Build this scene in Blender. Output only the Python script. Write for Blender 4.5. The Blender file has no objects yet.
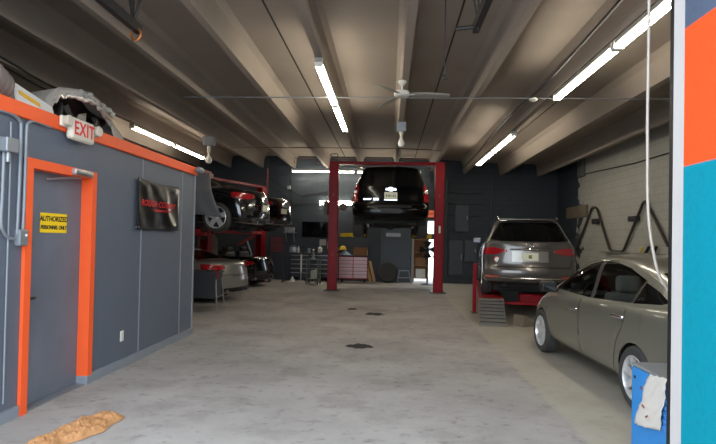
import bpy, bmesh, math, random
from mathutils import Vector, Matrix, Euler, noise
R = math.radians
PI = math.pi
scene = bpy.context.scene
C = scene.collection
random.seed(7)

# ------------------------------------------------------------------ camera
F = 530.0
CAM_H = 1.6
YAW, PITCH, ROLL, SHIFT = math.atan(31/530.0), math.atan(8.7/530.0), 0.02, 8.7/716.0
cam_rot = Matrix.Rotation(YAW, 3, 'Z') @ Matrix.Rotation(PI/2 + PITCH, 3, 'X') @ Matrix.Rotation(ROLL, 3, 'Z')
cd = bpy.data.cameras.new('camera')
cam = bpy.data.objects.new('camera', cd)
C.objects.link(cam)
cam.matrix_world = Matrix.Translation((0, 0, CAM_H)) @ cam_rot.to_4x4()
cd.sensor_width = 36.0
cd.lens = F / 716.0 * 36.0
cd.shift_y = SHIFT
cd.clip_start = 0.05
cd.clip_end = 200
scene.camera = cam

def ray(px, py):
    return cam_rot @ Vector(((px - 358) / F, (222 - py) / F + SHIFT * 716 / F, -1.0))
def atY(px, py, Y):
    d = ray(px, py); return Vector((0, 0, CAM_H)) + d * (Y / d.y)
def atX(px, py, X):
    d = ray(px, py); return Vector((0, 0, CAM_H)) + d * (X / d.x)
def atZ(px, py, Z):
    d = ray(px, py); return Vector((0, 0, CAM_H)) + d * ((Z - CAM_H) / d.z)

# ------------------------------------------------------------------ materials
def lin(c):
    def f(v):
        v /= 255.0
        return v / 12.92 if v <= 0.04045 else ((v + 0.055) / 1.055) ** 2.4
    return (f(c[0]), f(c[1]), f(c[2]), 1.0)

MATS = {}
def mat(name, rgb, rough=0.5, metal=0.0, var=0.0, scale=6.0, bump=0.0, bscale=30.0, coat=0.0, spec=0.5, emit=None, estr=0.0):
    if name in MATS: return MATS[name]
    m = bpy.data.materials.new(name); m.use_nodes = True
    nt = m.node_tree; b = nt.nodes['Principled BSDF']
    b.inputs['Base Color'].default_value = lin(rgb)
    b.inputs['Roughness'].default_value = rough
    b.inputs['Metallic'].default_value = metal
    b.inputs['Coat Weight'].default_value = coat
    b.inputs['Coat Roughness'].default_value = 0.05
    b.inputs['Specular IOR Level'].default_value = spec
    tc = nt.nodes.new('ShaderNodeTexCoord')
    if var > 0:
        n = nt.nodes.new('ShaderNodeTexNoise'); n.inputs['Scale'].default_value = scale
        n.inputs['Detail'].default_value = 5
        nt.links.new(tc.outputs['Object'], n.inputs['Vector'])
        mx = nt.nodes.new('ShaderNodeMix'); mx.data_type = 'RGBA'
        c = lin(rgb)
        mx.inputs[6].default_value = tuple(max(0, v * (1 - var)) for v in c[:3]) + (1,)
        mx.inputs[7].default_value = tuple(min(1, v * (1 + var)) for v in c[:3]) + (1,)
        nt.links.new(n.outputs['Fac'], mx.inputs[0])
        nt.links.new(mx.outputs[2], b.inputs['Base Color'])
    if bump > 0:
        n2 = nt.nodes.new('ShaderNodeTexNoise'); n2.inputs['Scale'].default_value = bscale
        n2.inputs['Detail'].default_value = 4
        nt.links.new(tc.outputs['Object'], n2.inputs['Vector'])
        bp = nt.nodes.new('ShaderNodeBump'); bp.inputs['Strength'].default_value = bump
        bp.inputs['Distance'].default_value = 0.02
        nt.links.new(n2.outputs['Fac'], bp.inputs['Height'])
        nt.links.new(bp.outputs['Normal'], b.inputs['Normal'])
    if emit:
        b.inputs['Emission Color'].default_value = lin(emit)
        b.inputs['Emission Strength'].default_value = estr
    MATS[name] = m
    return m

def glass_mat(name, tint, refl=0.12):
    m = bpy.data.materials.new(name); m.use_nodes = True
    nt = m.node_tree; nt.nodes.clear()
    out = nt.nodes.new('ShaderNodeOutputMaterial')
    tr = nt.nodes.new('ShaderNodeBsdfTransparent'); tr.inputs[0].default_value = tint
    gl = nt.nodes.new('ShaderNodeBsdfGlossy'); gl.inputs['Roughness'].default_value = 0.02
    lw = nt.nodes.new('ShaderNodeFresnel'); lw.inputs['IOR'].default_value = 1.5
    mx = nt.nodes.new('ShaderNodeMixShader')
    nt.links.new(lw.outputs[0], mx.inputs[0]); nt.links.new(tr.outputs[0], mx.inputs[1]); nt.links.new(gl.outputs[0], mx.inputs[2])
    nt.links.new(mx.outputs[0], out.inputs[0])
    MATS[name] = m
    return m

# ------------------------------------------------------------------ objects
def tag(o, label=None, cat=None, group=None, kind=None):
    if label: o['label'] = label
    if cat: o['category'] = cat
    if group: o['group'] = group
    if kind: o['kind'] = kind
    return o

def thing(name, label, cat, loc=(0, 0, 0), rz=0.0, group=None):
    o = bpy.data.objects.new(name, None); C.objects.link(o)
    o.empty_display_size = 0.1
    o.location = loc; o.rotation_euler = (0, 0, rz)
    return tag(o, label, cat, group)

def kids(o):
    return [c for c in bpy.data.objects if c.parent is o]

def copy_tree(o, parent=None):
    c = o.copy(); C.objects.link(c)
    if parent is not None:
        c.parent = parent
    for ch in kids(o):
        copy_tree(ch, c)
    return c

class MB:
    def __init__(self): self.bm = bmesh.new()
    def face(self, vs):
        try: return self.bm.faces.new(vs)
        except ValueError: return None
    def box(self, lo, hi, M=None):
        x0, y0, z0 = lo; x1, y1, z1 = hi
        co = [(x0,y0,z0),(x1,y0,z0),(x1,y1,z0),(x0,y1,z0),(x0,y0,z1),(x1,y0,z1),(x1,y1,z1),(x0,y1,z1)]
        vs = [self.bm.verts.new((M @ Vector(c)) if M else c) for c in co]
        for f in ((0,3,2,1),(4,5,6,7),(0,1,5,4),(1,2,6,5),(2,3,7,6),(3,0,4,7)):
            self.face([vs[i] for i in f])
        return self
    def cbox(self, c, s, M=None):
        return self.box([c[i]-s[i]/2 for i in range(3)], [c[i]+s[i]/2 for i in range(3)], M)
    def bbox(self, lo, hi, b=0.01, seg=2):
        t = MB().box(lo, hi)
        bmesh.ops.bevel(t.bm, geom=t.bm.edges[:], offset=b, segments=seg, affect='EDGES', profile=0.5)
        self.merge(t.bm); return self
    def merge(self, bm2, M=None):
        mp = {}
        for v in bm2.verts: mp[v] = self.bm.verts.new((M @ v.co) if M else v.co)
        for f in bm2.faces: self.face([mp[v] for v in f.verts])
        bm2.free(); return self
    def tube(self, pts, r, n=8, cap=True, closed=False):
        pts = [Vector(p) for p in pts]
        rs = r if isinstance(r, (list, tuple)) else [r]*len(pts)
        rings = []
        up = None
        for i, p in enumerate(pts):
            a = pts[i-1] if i > 0 else (pts[-1] if closed else p); b = pts[i+1] if i < len(pts)-1 else (pts[0] if closed else p)
            d = (b - a)
            if d.length < 1e-9: d = Vector((0,0,1))
            d.normalize()
            if up is None:
                up = Vector((0,0,1)) if abs(d.z) < 0.9 else Vector((1,0,0))
            u = d.cross(up)
            if u.length < 1e-4: u = d.cross(Vector((0,1,0)))
            u.normalize(); w = u.cross(d).normalized(); up = w
            rings.append([self.bm.verts.new(p + (u*math.cos(2*PI*k/n) + w*math.sin(2*PI*k/n))*rs[i]) for k in range(n)])
        m = len(rings)
        for i in range(m if closed else m-1):
            A, B = rings[i], rings[(i+1) % m]
            for k in range(n):
                self.face([A[k], A[(k+1)%n], B[(k+1)%n], B[k]])
        if cap and not closed:
            self.face(rings[0][::-1]); self.face(rings[-1])
        return self
    def bar(self, p0, p1, w, h, up=(0,0,1)):
        p0, p1 = Vector(p0), Vector(p1); d = (p1-p0).normalized(); up = Vector(up)
        if abs(d.dot(up)) > 0.98: up = Vector((1,0,0))
        u = d.cross(up).normalized(); v = u.cross(d).normalized()
        A = [self.bm.verts.new(p0 + u*sx*w/2 + v*sz*h/2) for sx, sz in ((-1,-1),(1,-1),(1,1),(-1,1))]
        B = [self.bm.verts.new(p1 + u*sx*w/2 + v*sz*h/2) for sx, sz in ((-1,-1),(1,-1),(1,1),(-1,1))]
        self.face(A); self.face(B[::-1])
        for k in range(4): self.face([A[k], B[k], B[(k+1)%4], A[(k+1)%4]])
        return self
    def lathe(self, prof, n=24, axis='Z', c=(0,0,0), cap=True):
        c = Vector(c); rings = []
        for r, h in prof:
            ring = []
            for k in range(n):
                a = 2*PI*k/n; x, y = r*math.cos(a), r*math.sin(a)
                p = {'Z': (x, y, h), 'X': (h, x, y), 'Y': (x, h, y)}[axis]
                ring.append(self.bm.verts.new(c + Vector(p)))
            rings.append(ring)
        for A, B in zip(rings[:-1], rings[1:]):
            for k in range(n): self.face([A[k], A[(k+1)%n], B[(k+1)%n], B[k]])
        if cap and prof[0][0] > 1e-6: self.face(rings[0][::-1])
        if cap and prof[-1][0] > 1e-6: self.face(rings[-1])
        return self
    def prism(self, poly, axis, a, b):
        def P(u, v, t): return {'X': (t, u, v), 'Y': (u, t, v), 'Z': (u, v, t)}[axis]
        A = [self.bm.verts.new(P(u, v, a)) for u, v in poly]; B = [self.bm.verts.new(P(u, v, b)) for u, v in poly]
        n = len(poly)
        self.face(A[::-1]); self.face(B)
        for k in range(n): self.face([A[k], A[(k+1)%n], B[(k+1)%n], B[k]])
        return self
    def grid(self, fn, nu, nv, thick=0.0):
        vs = [[self.bm.verts.new(fn(i/nu, j/nv)) for j in range(nv+1)] for i in range(nu+1)]
        for i in range(nu):
            for j in range(nv):
                self.face([vs[i][j], vs[i+1][j], vs[i+1][j+1], vs[i][j+1]])
        return self
    def build(self, name, m, parent=None, smooth=False, solid=0.0, kind=None, ang=40):
        bm = self.bm
        bmesh.ops.remove_doubles(bm, verts=bm.verts[:], dist=1e-5)
        bmesh.ops.recalc_face_normals(bm, faces=bm.faces[:])
        return finish(bm, name, m, parent, smooth, solid, kind, ang)

def finish(bm, name, m, parent=None, smooth=False, solid=0.0, kind=None, ang=40, off=-1.0):
    me = bpy.data.meshes.new(name)
    if smooth:
        for f in bm.faces: f.smooth = True
        lim = R(ang)
        for e in bm.edges:
            if len(e.link_faces) == 2 and e.calc_face_angle(0) > lim: e.smooth = False
    bm.to_mesh(me); bm.free()
    me.materials.append(m)
    o = bpy.data.objects.new(name, me); C.objects.link(o)
    if parent is not None: o.parent = parent
    if kind: o['kind'] = kind
    if solid:
        s = o.modifiers.new('thickness', 'SOLIDIFY'); s.thickness = abs(solid); s.offset = off if solid > 0 else 1.0
    return o

def text_part(name, s, size, m, parent, M, ext=0.002, shear=0.0, bold=0.0, sx=1.0, sp=1.0):
    cu = bpy.data.curves.new(name, 'FONT'); cu.body = s; cu.size = size
    cu.align_x = 'CENTER'; cu.align_y = 'CENTER'; cu.extrude = ext; cu.shear = shear; cu.offset = bold; cu.space_character = sp
    ob = bpy.data.objects.new(name, cu); C.objects.link(ob)
    dg = bpy.context.evaluated_depsgraph_get()
    me = bpy.data.meshes.new_from_object(ob.evaluated_get(dg))
    bpy.data.objects.remove(ob)
    me.transform(M @ Matrix.Diagonal((sx, 1, 1, 1)))
    me.materials.clear(); me.materials.append(m)
    o = bpy.data.objects.new(name, me); C.objects.link(o)
    if parent is not None: o.parent = parent
    return o
def frame_M(o, xa, ya):
    xa, ya = Vector(xa), Vector(ya); za = xa.cross(ya)
    return Matrix(((xa.x, ya.x, za.x, o[0]), (xa.y, ya.y, za.y, o[1]), (xa.z, ya.z, za.z, o[2]), (0, 0, 0, 1)))

def struct(name, mb, m, parent=None, **k):
    o = mb.build(name, m, parent, **k)
    if parent is None: o['kind'] = 'structure'
    return o
def smooth_path(pts, n=6):
    pts = [Vector(p) for p in pts]; out = []
    for i in range(len(pts)-1):
        p0 = pts[max(i-1, 0)]; p1 = pts[i]; p2 = pts[i+1]; p3 = pts[min(i+2, len(pts)-1)]
        for k in range(n):
            t = k/n
            out.append(0.5*((2*p1) + (p2-p0)*t + (2*p0-5*p1+4*p2-p3)*t*t + (3*p1-p0-3*p2+p3)*t**3))
    out.append(pts[-1]); return out
# ------------------------------------------------------------------ palette
M_slate = mat('slate wall paint', (90, 97, 109), 0.55, var=0.10, scale=2.5, bump=0.05)
M_door = mat('grey door paint', (101, 107, 118), 0.45, var=0.32, scale=2.2)
M_orange = mat('orange paint', (240, 92, 40), 0.5, var=0.05)
M_base = mat('grey baseboard paint', (128, 134, 142), 0.55, var=0.12)
M_galv = mat('galvanised steel', (150, 155, 160), 0.42, 0.6, var=0.08)
M_steel = mat('bare steel', (175, 175, 178), 0.3, 0.9)
M_dsteel = mat('dark steel', (62, 60, 60), 0.5, 0.6)
M_black = mat('black plastic', (22, 22, 24), 0.5)
M_rubber = mat('black rubber', (24, 24, 25), 0.8, bump=0.1)
M_white = mat('white enamel', (225, 224, 216), 0.4)
M_offwhite = mat('off white plastic', (212, 204, 188), 0.5)
M_red = mat('red enamel', (138, 10, 22), 0.4, spec=0.2, var=0.15, scale=4)
M_redp = mat('worn red paint', (150, 24, 30), 0.45, var=0.2, scale=9)
M_yellow = mat('yellow paint', (222, 186, 30), 0.45)
M_wood = mat('pine wood', (170, 130, 84), 0.65, var=0.2, scale=9)
M_card = mat('cardboard', (150, 104, 66), 0.8, var=0.1)
M_conc = mat('ceiling concrete', (152, 140, 129), 0.85, var=0.12, scale=1.3, bump=0.08, bscale=12)
M_joint = mat('joint sealant', (52, 46, 42), 0.9)
M_tube = mat('fluorescent tube glow', (255, 250, 235), 0.4, emit=(255, 246, 226), estr=38.0)
M_chrome = mat('chrome', (215, 215, 220), 0.12, 1.0)
M_blue = mat('blue enamel', (44, 128, 196), 0.45, var=0.12, scale=5)
M_paper = mat('white paper', (200, 193, 184), 0.8, var=0.05)
M_kraft = mat('brown kraft paper', (172, 124, 80), 0.75, var=0.12, scale=8)
M_bulb = mat('clear bulb', (230, 228, 220), 0.15)

def nodes_of(name):
    m = bpy.data.materials.new(name); m.use_nodes = True
    return m, m.node_tree, m.node_tree.nodes['Principled BSDF'], m.node_tree.nodes.new, m.node_tree.links.new

def mixc(new, link, fac, a, b):
    x = new('ShaderNodeMix'); x.data_type = 'RGBA'
    if isinstance(fac, (int, float)): x.inputs[0].default_value = fac
    else: link(fac, x.inputs[0])
    for i, v in ((6, a), (7, b)):
        if isinstance(v, tuple): x.inputs[i].default_value = v
        else: link(v, x.inputs[i])
    return x.outputs[2]
def ramp(new, link, src, p0, p1, v0=0.0, v1=1.0):
    x = new('ShaderNodeMapRange'); link(src, x.inputs[0])
    x.inputs[1].default_value = p0; x.inputs[2].default_value = p1; x.inputs[3].default_value = v0; x.inputs[4].default_value = v1
    return x.outputs[0]
def math_(new, link, op, a, b=None):
    x = new('ShaderNodeMath'); x.operation = op
    for i, v in enumerate((a, b)):
        if v is None: continue
        if isinstance(v, (int, float)): x.inputs[i].default_value = v
        else: link(v, x.inputs[i])
    return x.outputs[0]

def floor_material():
    m, nt, b, new, link = nodes_of('worn concrete floor')
    tc = new('ShaderNodeTexCoord'); P = tc.outputs['Object']
    def nz(scale, detail=6, rough=0.6, stretch=None):
        n = new('ShaderNodeTexNoise'); n.inputs['Scale'].default_value = scale
        n.inputs['Detail'].default_value = detail; n.inputs['Roughness'].default_value = rough
        if stretch:
            mp = new('ShaderNodeMapping'); mp.inputs['Scale'].default_value = stretch; link(P, mp.inputs[0]); link(mp.outputs[0], n.inputs['Vector'])
        else: link(P, n.inputs['Vector'])
        return n.outputs['Fac']
    c = mixc(new, link, ramp(new, link, nz(0.7), 0.3, 0.7), lin((142, 137, 133)), lin((168, 163, 159)))
    # tyre-dragged dirt and oil patches
    d = ramp(new, link, nz(1.3, 8, 0.7), 0.50, 0.70)
    c = mixc(new, link, math_(new, link, 'MULTIPLY', d, 0.45), c, lin((98, 88, 80)))
    d2 = ramp(new, link, nz(5.5, 7, 0.7, (1.0, 1.35, 1.0)), 0.55, 0.70)
    c = mixc(new, link, math_(new, link, 'MULTIPLY', d2, 0.62), c, lin((94, 84, 82)))
    d3 = ramp(new, link, nz(9.0, 6, 0.7), 0.62, 0.72)
    c = mixc(new, link, math_(new, link, 'MULTIPLY', d3, 0.35), c, lin((196, 192, 186)))
    sep = new('ShaderNodeSeparateXYZ'); link(P, sep.inputs[0])
    # the bay on the right is a paler, cleaner slab
    wob = math_(new, link, 'ADD', sep.outputs[0], math_(new, link, 'MULTIPLY', nz(2.0), 0.10))
    wob = math_(new, link, 'SUBTRACT', wob, math_(new, link, 'MULTIPLY', sep.outputs[1], 0.0))
    bay = ramp(new, link, wob, BAYX, BAYX + 0.05)
    c = mixc(new, link, math_(new, link, 'MULTIPLY', bay, 0.55), c, lin((172, 166, 148)))
    # saw-cut joints
    for ax, vals in ((1, (15.2,)),):
        for v in vals:
            a = math_(new, link, 'ABSOLUTE', math_(new, link, 'SUBTRACT', sep.outputs[ax], v))
            j = ramp(new, link, a, 0.004, 0.014, 1.0, 0.0)
            c = mixc(new, link, math_(new, link, 'MULTIPLY', j, 0.55), c, lin((84, 78, 72)))
    # two black oil stains
    for (sx, sy, rx, ry) in STAINS:
        vx = math_(new, link, 'DIVIDE', math_(new, link, 'SUBTRACT', sep.outputs[0], sx), rx)
        vy = math_(new, link, 'DIVIDE', math_(new, link, 'SUBTRACT', sep.outputs[1], sy), ry)
        r2 = math_(new, link, 'ADD', math_(new, link, 'MULTIPLY', vx, vx), math_(new, link, 'MULTIPLY', vy, vy))
        r2 = math_(new, link, 'ADD', r2, math_(new, link, 'MULTIPLY', nz(6.0, 4), 3.0))
        s = ramp(new, link, r2, 2.2, 2.35, 1.0, 0.0)
        c = mixc(new, link, math_(new, link, 'MULTIPLY', s, 0.97), c, lin((20, 18, 18)))
    link(c, b.inputs['Base Color'])
    link(ramp(new, link, nz(2.2), 0.3, 0.7, 0.62, 0.8), b.inputs['Roughness'])
    b.inputs['Specular IOR Level'].default_value = 0.15
    bp = new('ShaderNodeBump'); bp.inputs['Strength'].default_value = 0.12; bp.inputs['Distance'].default_value = 0.01
    link(nz(22.0), bp.inputs['Height']); link(bp.outputs[0], b.inputs['Normal'])
    return m

def block_material(name, axes, base, dark=None, edge=None, bw=0.40, bh=0.20, mortar=0.75, var=0.14):
    """painted concrete block; axes = which object axes run along and up the wall"""
    m, nt, b, new, link = nodes_of(name)
    tc = new('ShaderNodeTexCoord'); sep = new('ShaderNodeSeparateXYZ'); link(tc.outputs['Object'], sep.inputs[0])
    cmb = new('ShaderNodeCombineXYZ'); link(sep.outputs[axes[0]], cmb.inputs[0]); link(sep.outputs[axes[1]], cmb.inputs[1])
    br = new('ShaderNodeTexBrick'); link(cmb.outputs[0], br.inputs['Vector'])
    br.inputs['Scale'].default_value = 1.0; br.inputs['Brick Width'].default_value = bw; br.inputs['Row Height'].default_value = bh
    br.inputs['Mortar Size'].default_value = 0.008
    n = new('ShaderNodeTexNoise'); n.inputs['Scale'].default_value = 1.6; n.inputs['Detail'].default_value = 7; link(tc.outputs['Object'], n.inputs['Vector'])
    def tone(rgb):
        c = lin(rgb)
        lo = tuple(v*(1-var) for v in c[:3]) + (1,); hi = tuple(min(1, v*(1+var)) for v in c[:3]) + (1,)
        return mixc(new, link, n.outputs['Fac'], lo, hi)
    c = tone(base)
    if dark:
        n3 = new('ShaderNodeTexNoise'); n3.inputs['Scale'].default_value = 2.6; n3.inputs['Detail'].default_value = 5; link(tc.outputs['Object'], n3.inputs['Vector'])
        e = math_(new, link, 'ADD', sep.outputs[axes[0]], ramp(new, link, n3.outputs['Fac'], 0.3, 0.7, -0.55, 0.55))
        c = mixc(new, link, ramp(new, link, e, edge - 0.06, edge + 0.06), c, tone(dark))
    mo = math_(new, link, 'MULTIPLY', br.outputs['Fac'], 1 - mortar)
    c = mixc(new, link, mo, c, (0.01, 0.01, 0.012, 1))
    link(c, b.inputs['Base Color']); b.inputs['Roughness'].default_value = 0.6
    bp = new('ShaderNodeBump'); bp.inputs['Strength'].default_value = 0.5; bp.inputs['Distance'].default_value = 0.012; bp.invert = True
    link(br.outputs['Fac'], bp.inputs['Height']); link(bp.outputs[0], b.inputs['Normal'])
    return m

# ------------------------------------------------------------------ the shell
YB = 20.3          # back wall
XR = 6.3           # right wall
XL = -8.4          # far left wall, behind the office box
XO = -3.20         # face of the office box
YO = 8.52          # its far end
YF = 2.90          # inner edge of the street door opening
s1 = atZ(360, 346, 0); s2 = atZ(374, 314, 0); s3 = atZ(352, 309, 0)
BAYX = 1.66
STAINS = [(s1.x, s1.y, 0.20, 0.20), (s2.x, s2.y, 0.22, 0.26), (s3.x, s3.y, 0.13, 0.16)]
struct('floor', MB().box((-9, -7, -0.2), (8, YB + 3.0, 0.0)), floor_material())

M_back = block_material('dark painted block', (0, 2), (50, 58, 66), mortar=0.6, var=0.2)
DX0, DX1, DZ = atY(413.5, 260, YB).x, atY(437, 260, YB).x, 2.35
mb = MB().box((XL, YB, 0), (DX0, YB + 0.2, 5.0)).box((DX1, YB, 0), (XR + 0.2, YB + 0.2, 5.0)).box((DX0, YB, DZ), (DX1, YB + 0.2, 5.0))
struct('wall_back', mb, M_back)
M_right = block_material('white painted block', (1, 2), (168, 166, 156), dark=(44, 52, 60), edge=18.0, mortar=0.8)
struct('wall_right', MB().box((XR, 2.5, 0), (XR + 0.2, YB, 5.2)), M_right)
M_lfar = block_material('beige painted block', (1, 2), (176, 160, 136), dark=(56, 62, 68), edge=17.4, mortar=0.8)
struct('wall_far_left', MB().box((XL - 0.2, 2.5, 0), (XL, YB, 5.2)), M_lfar)

# double-tee concrete ceiling, falling a little to the right
STEMS = [(-7.5, 4.31), (-6.24, 4.31), (-4.96, 4.32), (-3.70, 4.32), (-2.41, 4.32), (-1.10, 4.32), (0.23, 4.32), (1.58, 4.27), (2.82, 4.18), (4.18, 4.12), (5.58, 4.10)]
cm = MB()
pts = [(XL - 0.2, 4.77)] + [(x, z + 0.46) for x, z in STEMS] + [(XR + 0.2, 4.55)]
cm.prism(pts + [(x, z + 0.15) for x, z in reversed(pts)], 'Y', YF - 0.3, YB + 0.2)
for x, z in STEMS:
    cm.prism([(x - 0.055, z), (x + 0.055, z), (x + 0.085, z + 0.36), (x + 0.16, z + 0.48), (x - 0.16, z + 0.48), (x - 0.085, z + 0.36)], 'Y', YF - 0.25, YB - 0.01)
ceiling = struct('ceiling', cm, M_conc)
jm = MB()
for xj in (-1.75, 0.93, -4.3, 3.5):
    zj = 4.78 if xj < 0 else (4.755 if xj < 2 else 4.61)
    jm.box((xj - 0.012, YF, zj - 0.012), (xj + 0.012, YB - 0.05, zj + 0.02))
jm.build('slab_joint', M_joint, ceiling)

# street front: piers either side of the door opening and the lintel above it
def pier_material():
    m, nt, b, new, link = nodes_of('painted street pier')
    tc = new('ShaderNodeTexCoord'); sep = new('ShaderNodeSeparateXYZ'); link(tc.outputs['Object'], sep.inputs[0])
    n = new('ShaderNodeTexNoise'); n.inputs['Scale'].default_value = 25; n.inputs['Detail'].default_value = 6; link(tc.outputs['Object'], n.inputs['Vector'])
    z = sep.outputs[2]
    c = mixc(new, link, ramp(new, link, z, 2.015, 2.025), lin((0, 128, 148)), lin((236, 80, 34)))
    c = mixc(new, link, ramp(new, link, z, 2.75, 2.76), c, lin((78, 88, 106)))
    c = mixc(new, link, math_(new, link, 'MULTIPLY', ramp(new, link, n.outputs['Fac'], 0.45, 0.75), 0.12), c, (0.02, 0.02, 0.02, 1))
    link(c, b.inputs['Base Color']); b.inputs['Roughness'].default_value = 0.7; b.inputs['Specular IOR Level'].default_value = 0.15
    bp = new('ShaderNodeBump'); bp.inputs['Strength'].default_value = 0.25; bp.inputs['Distance'].default_value = 0.01
    link(n.outputs['Fac'], bp.inputs['Height']); link(bp.outputs[0], b.inputs['Normal'])
    return m
XP = 1.553
struct('wall_front_right', MB().box((XP, 1.7, 0), (XP + 0.45, YF, 4.6)).box((XP + 0.3, YF - 0.25, 0), (XR + 0.2, YF - 0.02, 5.0)), pier_material())
struct('wall_front_left', MB().box((-8.5, YF - 0.25, 0), (XO - 0.02, YF, 4.9)), M_slate)
struct('wall_front_lintel', MB().box((XO - 0.02, YF - 0.25, 4.4), (XP, YF, 4.9)), M_slate)
struct('trim_1', MB().bbox((XP + 0.008, YF + 0.0, 0.0), (XP + 0.07, YF + 0.13, 4.0), 0.008), mat('white door trim paint', (186, 182, 180), 0.5, var=0.06))
t = thing('door_track', 'black vertical roll-up door track beside the white jamb trim', 'door track', (XP + 0.075, YF + 0.20, 0))
MB().bbox((-0.025, -0.05, 0.0), (0.02, 0.05, 4.0), 0.006).build('rail', M_black, t)
for z in (0.5, 1.5, 2.5, 3.5): MB().box((0.02, -0.03, z), (0.07, 0.03, z + 0.05)).build('bracket', M_galv, t)

# office box on the left
D0, D1, DT = 4.455, 5.565, 2.265
fw = 0.085
mb = MB().box((XL, YF, 0), (XO, D0 + 0.02, 2.62)).box((XL, D1 - 0.02, 0), (XO, YO, 2.62)).box((XL, D0 + 0.02, DT - 0.02), (XO, D1 - 0.02, 2.62)).box((XL, D0, 0), (XO - 0.5, D1, DT))
struct('wall_left', mb, M_slate)
struct('trim_2', MB().bbox((XO - 0.12, YF, 2.595), (XO + 0.035, YO + 0.03, 2.725), 0.008), M_orange)
tb = MB().box((XO, YF, 0), (XO + 0.025, D0 - 0.01, 0.10)).box((XO, D1 + 0.005, 0), (XO + 0.025, YO + 0.02, 0.10))
struct('baseboard_left', tb, M_base)
k = 3
for px in (141, 181):
    y = atX(px, 234, XO).y
    struct('trim_%d' % k, MB().box((XO - 0.01, y - 0.012, 0.10), (XO + 0.006, y + 0.012, 2.595)), M_base); k += 1
struct('trim_%d' % k, MB().box((XO - 0.06, YO - 0.02, 0), (XO + 0.012, YO + 0.02, 2.595)), M_base); k += 1
pA, pB = atX(140, 264, XO), atX(180, 262, XO)
struct('trim_%d' % k, MB().box((XO - 0.01, pA.y, 1.24), (XO + 0.004, pB.y, 1.255)), M_slate)

door = MB().bbox((XO - 0.135, D0 + fw, 0.015), (XO - 0.09, D1 - fw, DT - fw), 0.003).build('door_1', M_door)
door['kind'] = 'structure'
fm = MB().box((XO - 0.16, D0, 0), (XO + 0.03, D0 + fw, DT - fw)).box((XO - 0.16, D1 - fw, 0.09), (XO + 0.03, D1, DT - fw)).box((XO - 0.16, D0, DT - fw), (XO + 0.03, D1, DT))
fm.build('door_frame', M_orange, door)
MB().box((XO - 0.16, D1 - fw - 0.004, 0), (XO + 0.034, D1 + 0.004, 0.09)).build('frame_foot', M_base, door)
MB().box((XO - 0.15, D0 + fw, 0), (XO + 0.0, D1 - fw, 0.012)).build('threshold', M_galv, door)
h = MB().lathe([(0.03, 0), (0.03, 0.012), (0.012, 0.014), (0.012, 0.05)], 14, 'X', (XO - 0.09, D0 + fw + 0.06, 1.0))
h.bbox((XO - 0.05, D0 + fw + 0.05, 0.99), (XO - 0.03, D0 + fw + 0.17, 1.012), 0.004)
h.build('door_handle', M_dsteel, door, smooth=True)
cl = MB().bbox((XO - 0.03, D1 - 0.46, DT - 0.075), (XO + 0.075, D1 - 0.14, DT - 0.01), 0.012)
cl.tube([(XO + 0.03, D1 - 0.30, DT - 0.09), (XO + 0.0, D1 - 0.62, DT - 0.13), (XO - 0.07, D1 - 0.70, DT - 0.15)], 0.012)
cl.build('door_closer', M_steel, door, smooth=True)

# warning sign on the door
sg = thing('warning_sign', 'yellow AUTHORIZED PERSONNEL ONLY sign on the grey office door', 'sign', (XO - 0.088, 5.02, 1.70))
MB().bbox((0, -0.205, -0.095), (0.004, 0.205, 0.095), 0.0015).build('sign_plate', mat('sign yellow', (244, 206, 24), 0.5), sg)
mt = mat('sign black', (28, 24, 16), 0.6)
text_part('lettering', 'AUTHORIZED', 0.070, mt, sg, frame_M((0.005, 0, 0.038), (0, 1, 0), (0, 0, 1)), 0.001, 0.1, 0.002, 0.98)
text_part('lettering', 'PERSONNEL ONLY', 0.052, mt, sg, frame_M((0.005, 0, -0.045), (0, 1, 0), (0, 0, 1)), 0.001, 0.1, 0.002, 0.92)
# ------------------------------------------------------------------ cars
def interp(tab, t):
    if not isinstance(tab, (list, tuple)): return tab
    if t <= tab[0][0]: return tab[0][1]
    for (a, va), (b, vb) in zip(tab[:-1], tab[1:]):
        if t <= b: return va + (vb - va) * (t - a) / (b - a)
    return tab[-1][1]

def ring_points(r):
    w, yr, yf = r['w'], r['yr'], r['yf']
    cr, cf = r.get('cr', 0.28), r.get('cf', 0.45)
    wr, wf = r.get('wr', 0.96), r.get('wf', 0.9)
    br, bf = r.get('br', 0.05), r.get('bf', 0.10)      # how far the ends bow out
    P = [(0, yr), (0.5*wr*w, yr + br*0.25), (0.86*wr*w, yr + br + 0.12*cr), (0.98*wr*w, yr + br + 0.45*cr)]
    y0, y1 = yr + cr + br, yf - cf - bf
    for s in (0, 0.25, 0.5, 0.75, 1.0):
        k = (wr*0.35 + 0.65) if s == 0 else ((wf*0.35 + 0.65) if s == 1 else 1.0)
        P.append((w*k, y0 + (y1-y0)*s))
    P += [(0.98*wf*w, yf - bf - 0.45*cf), (0.86*wf*w, yf - bf - 0.12*cf), (0.5*wf*w, yf - bf*0.25), (0, yf)]
    return [(x, y, interp(r['z'], y)) for x, y in P]

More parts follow.
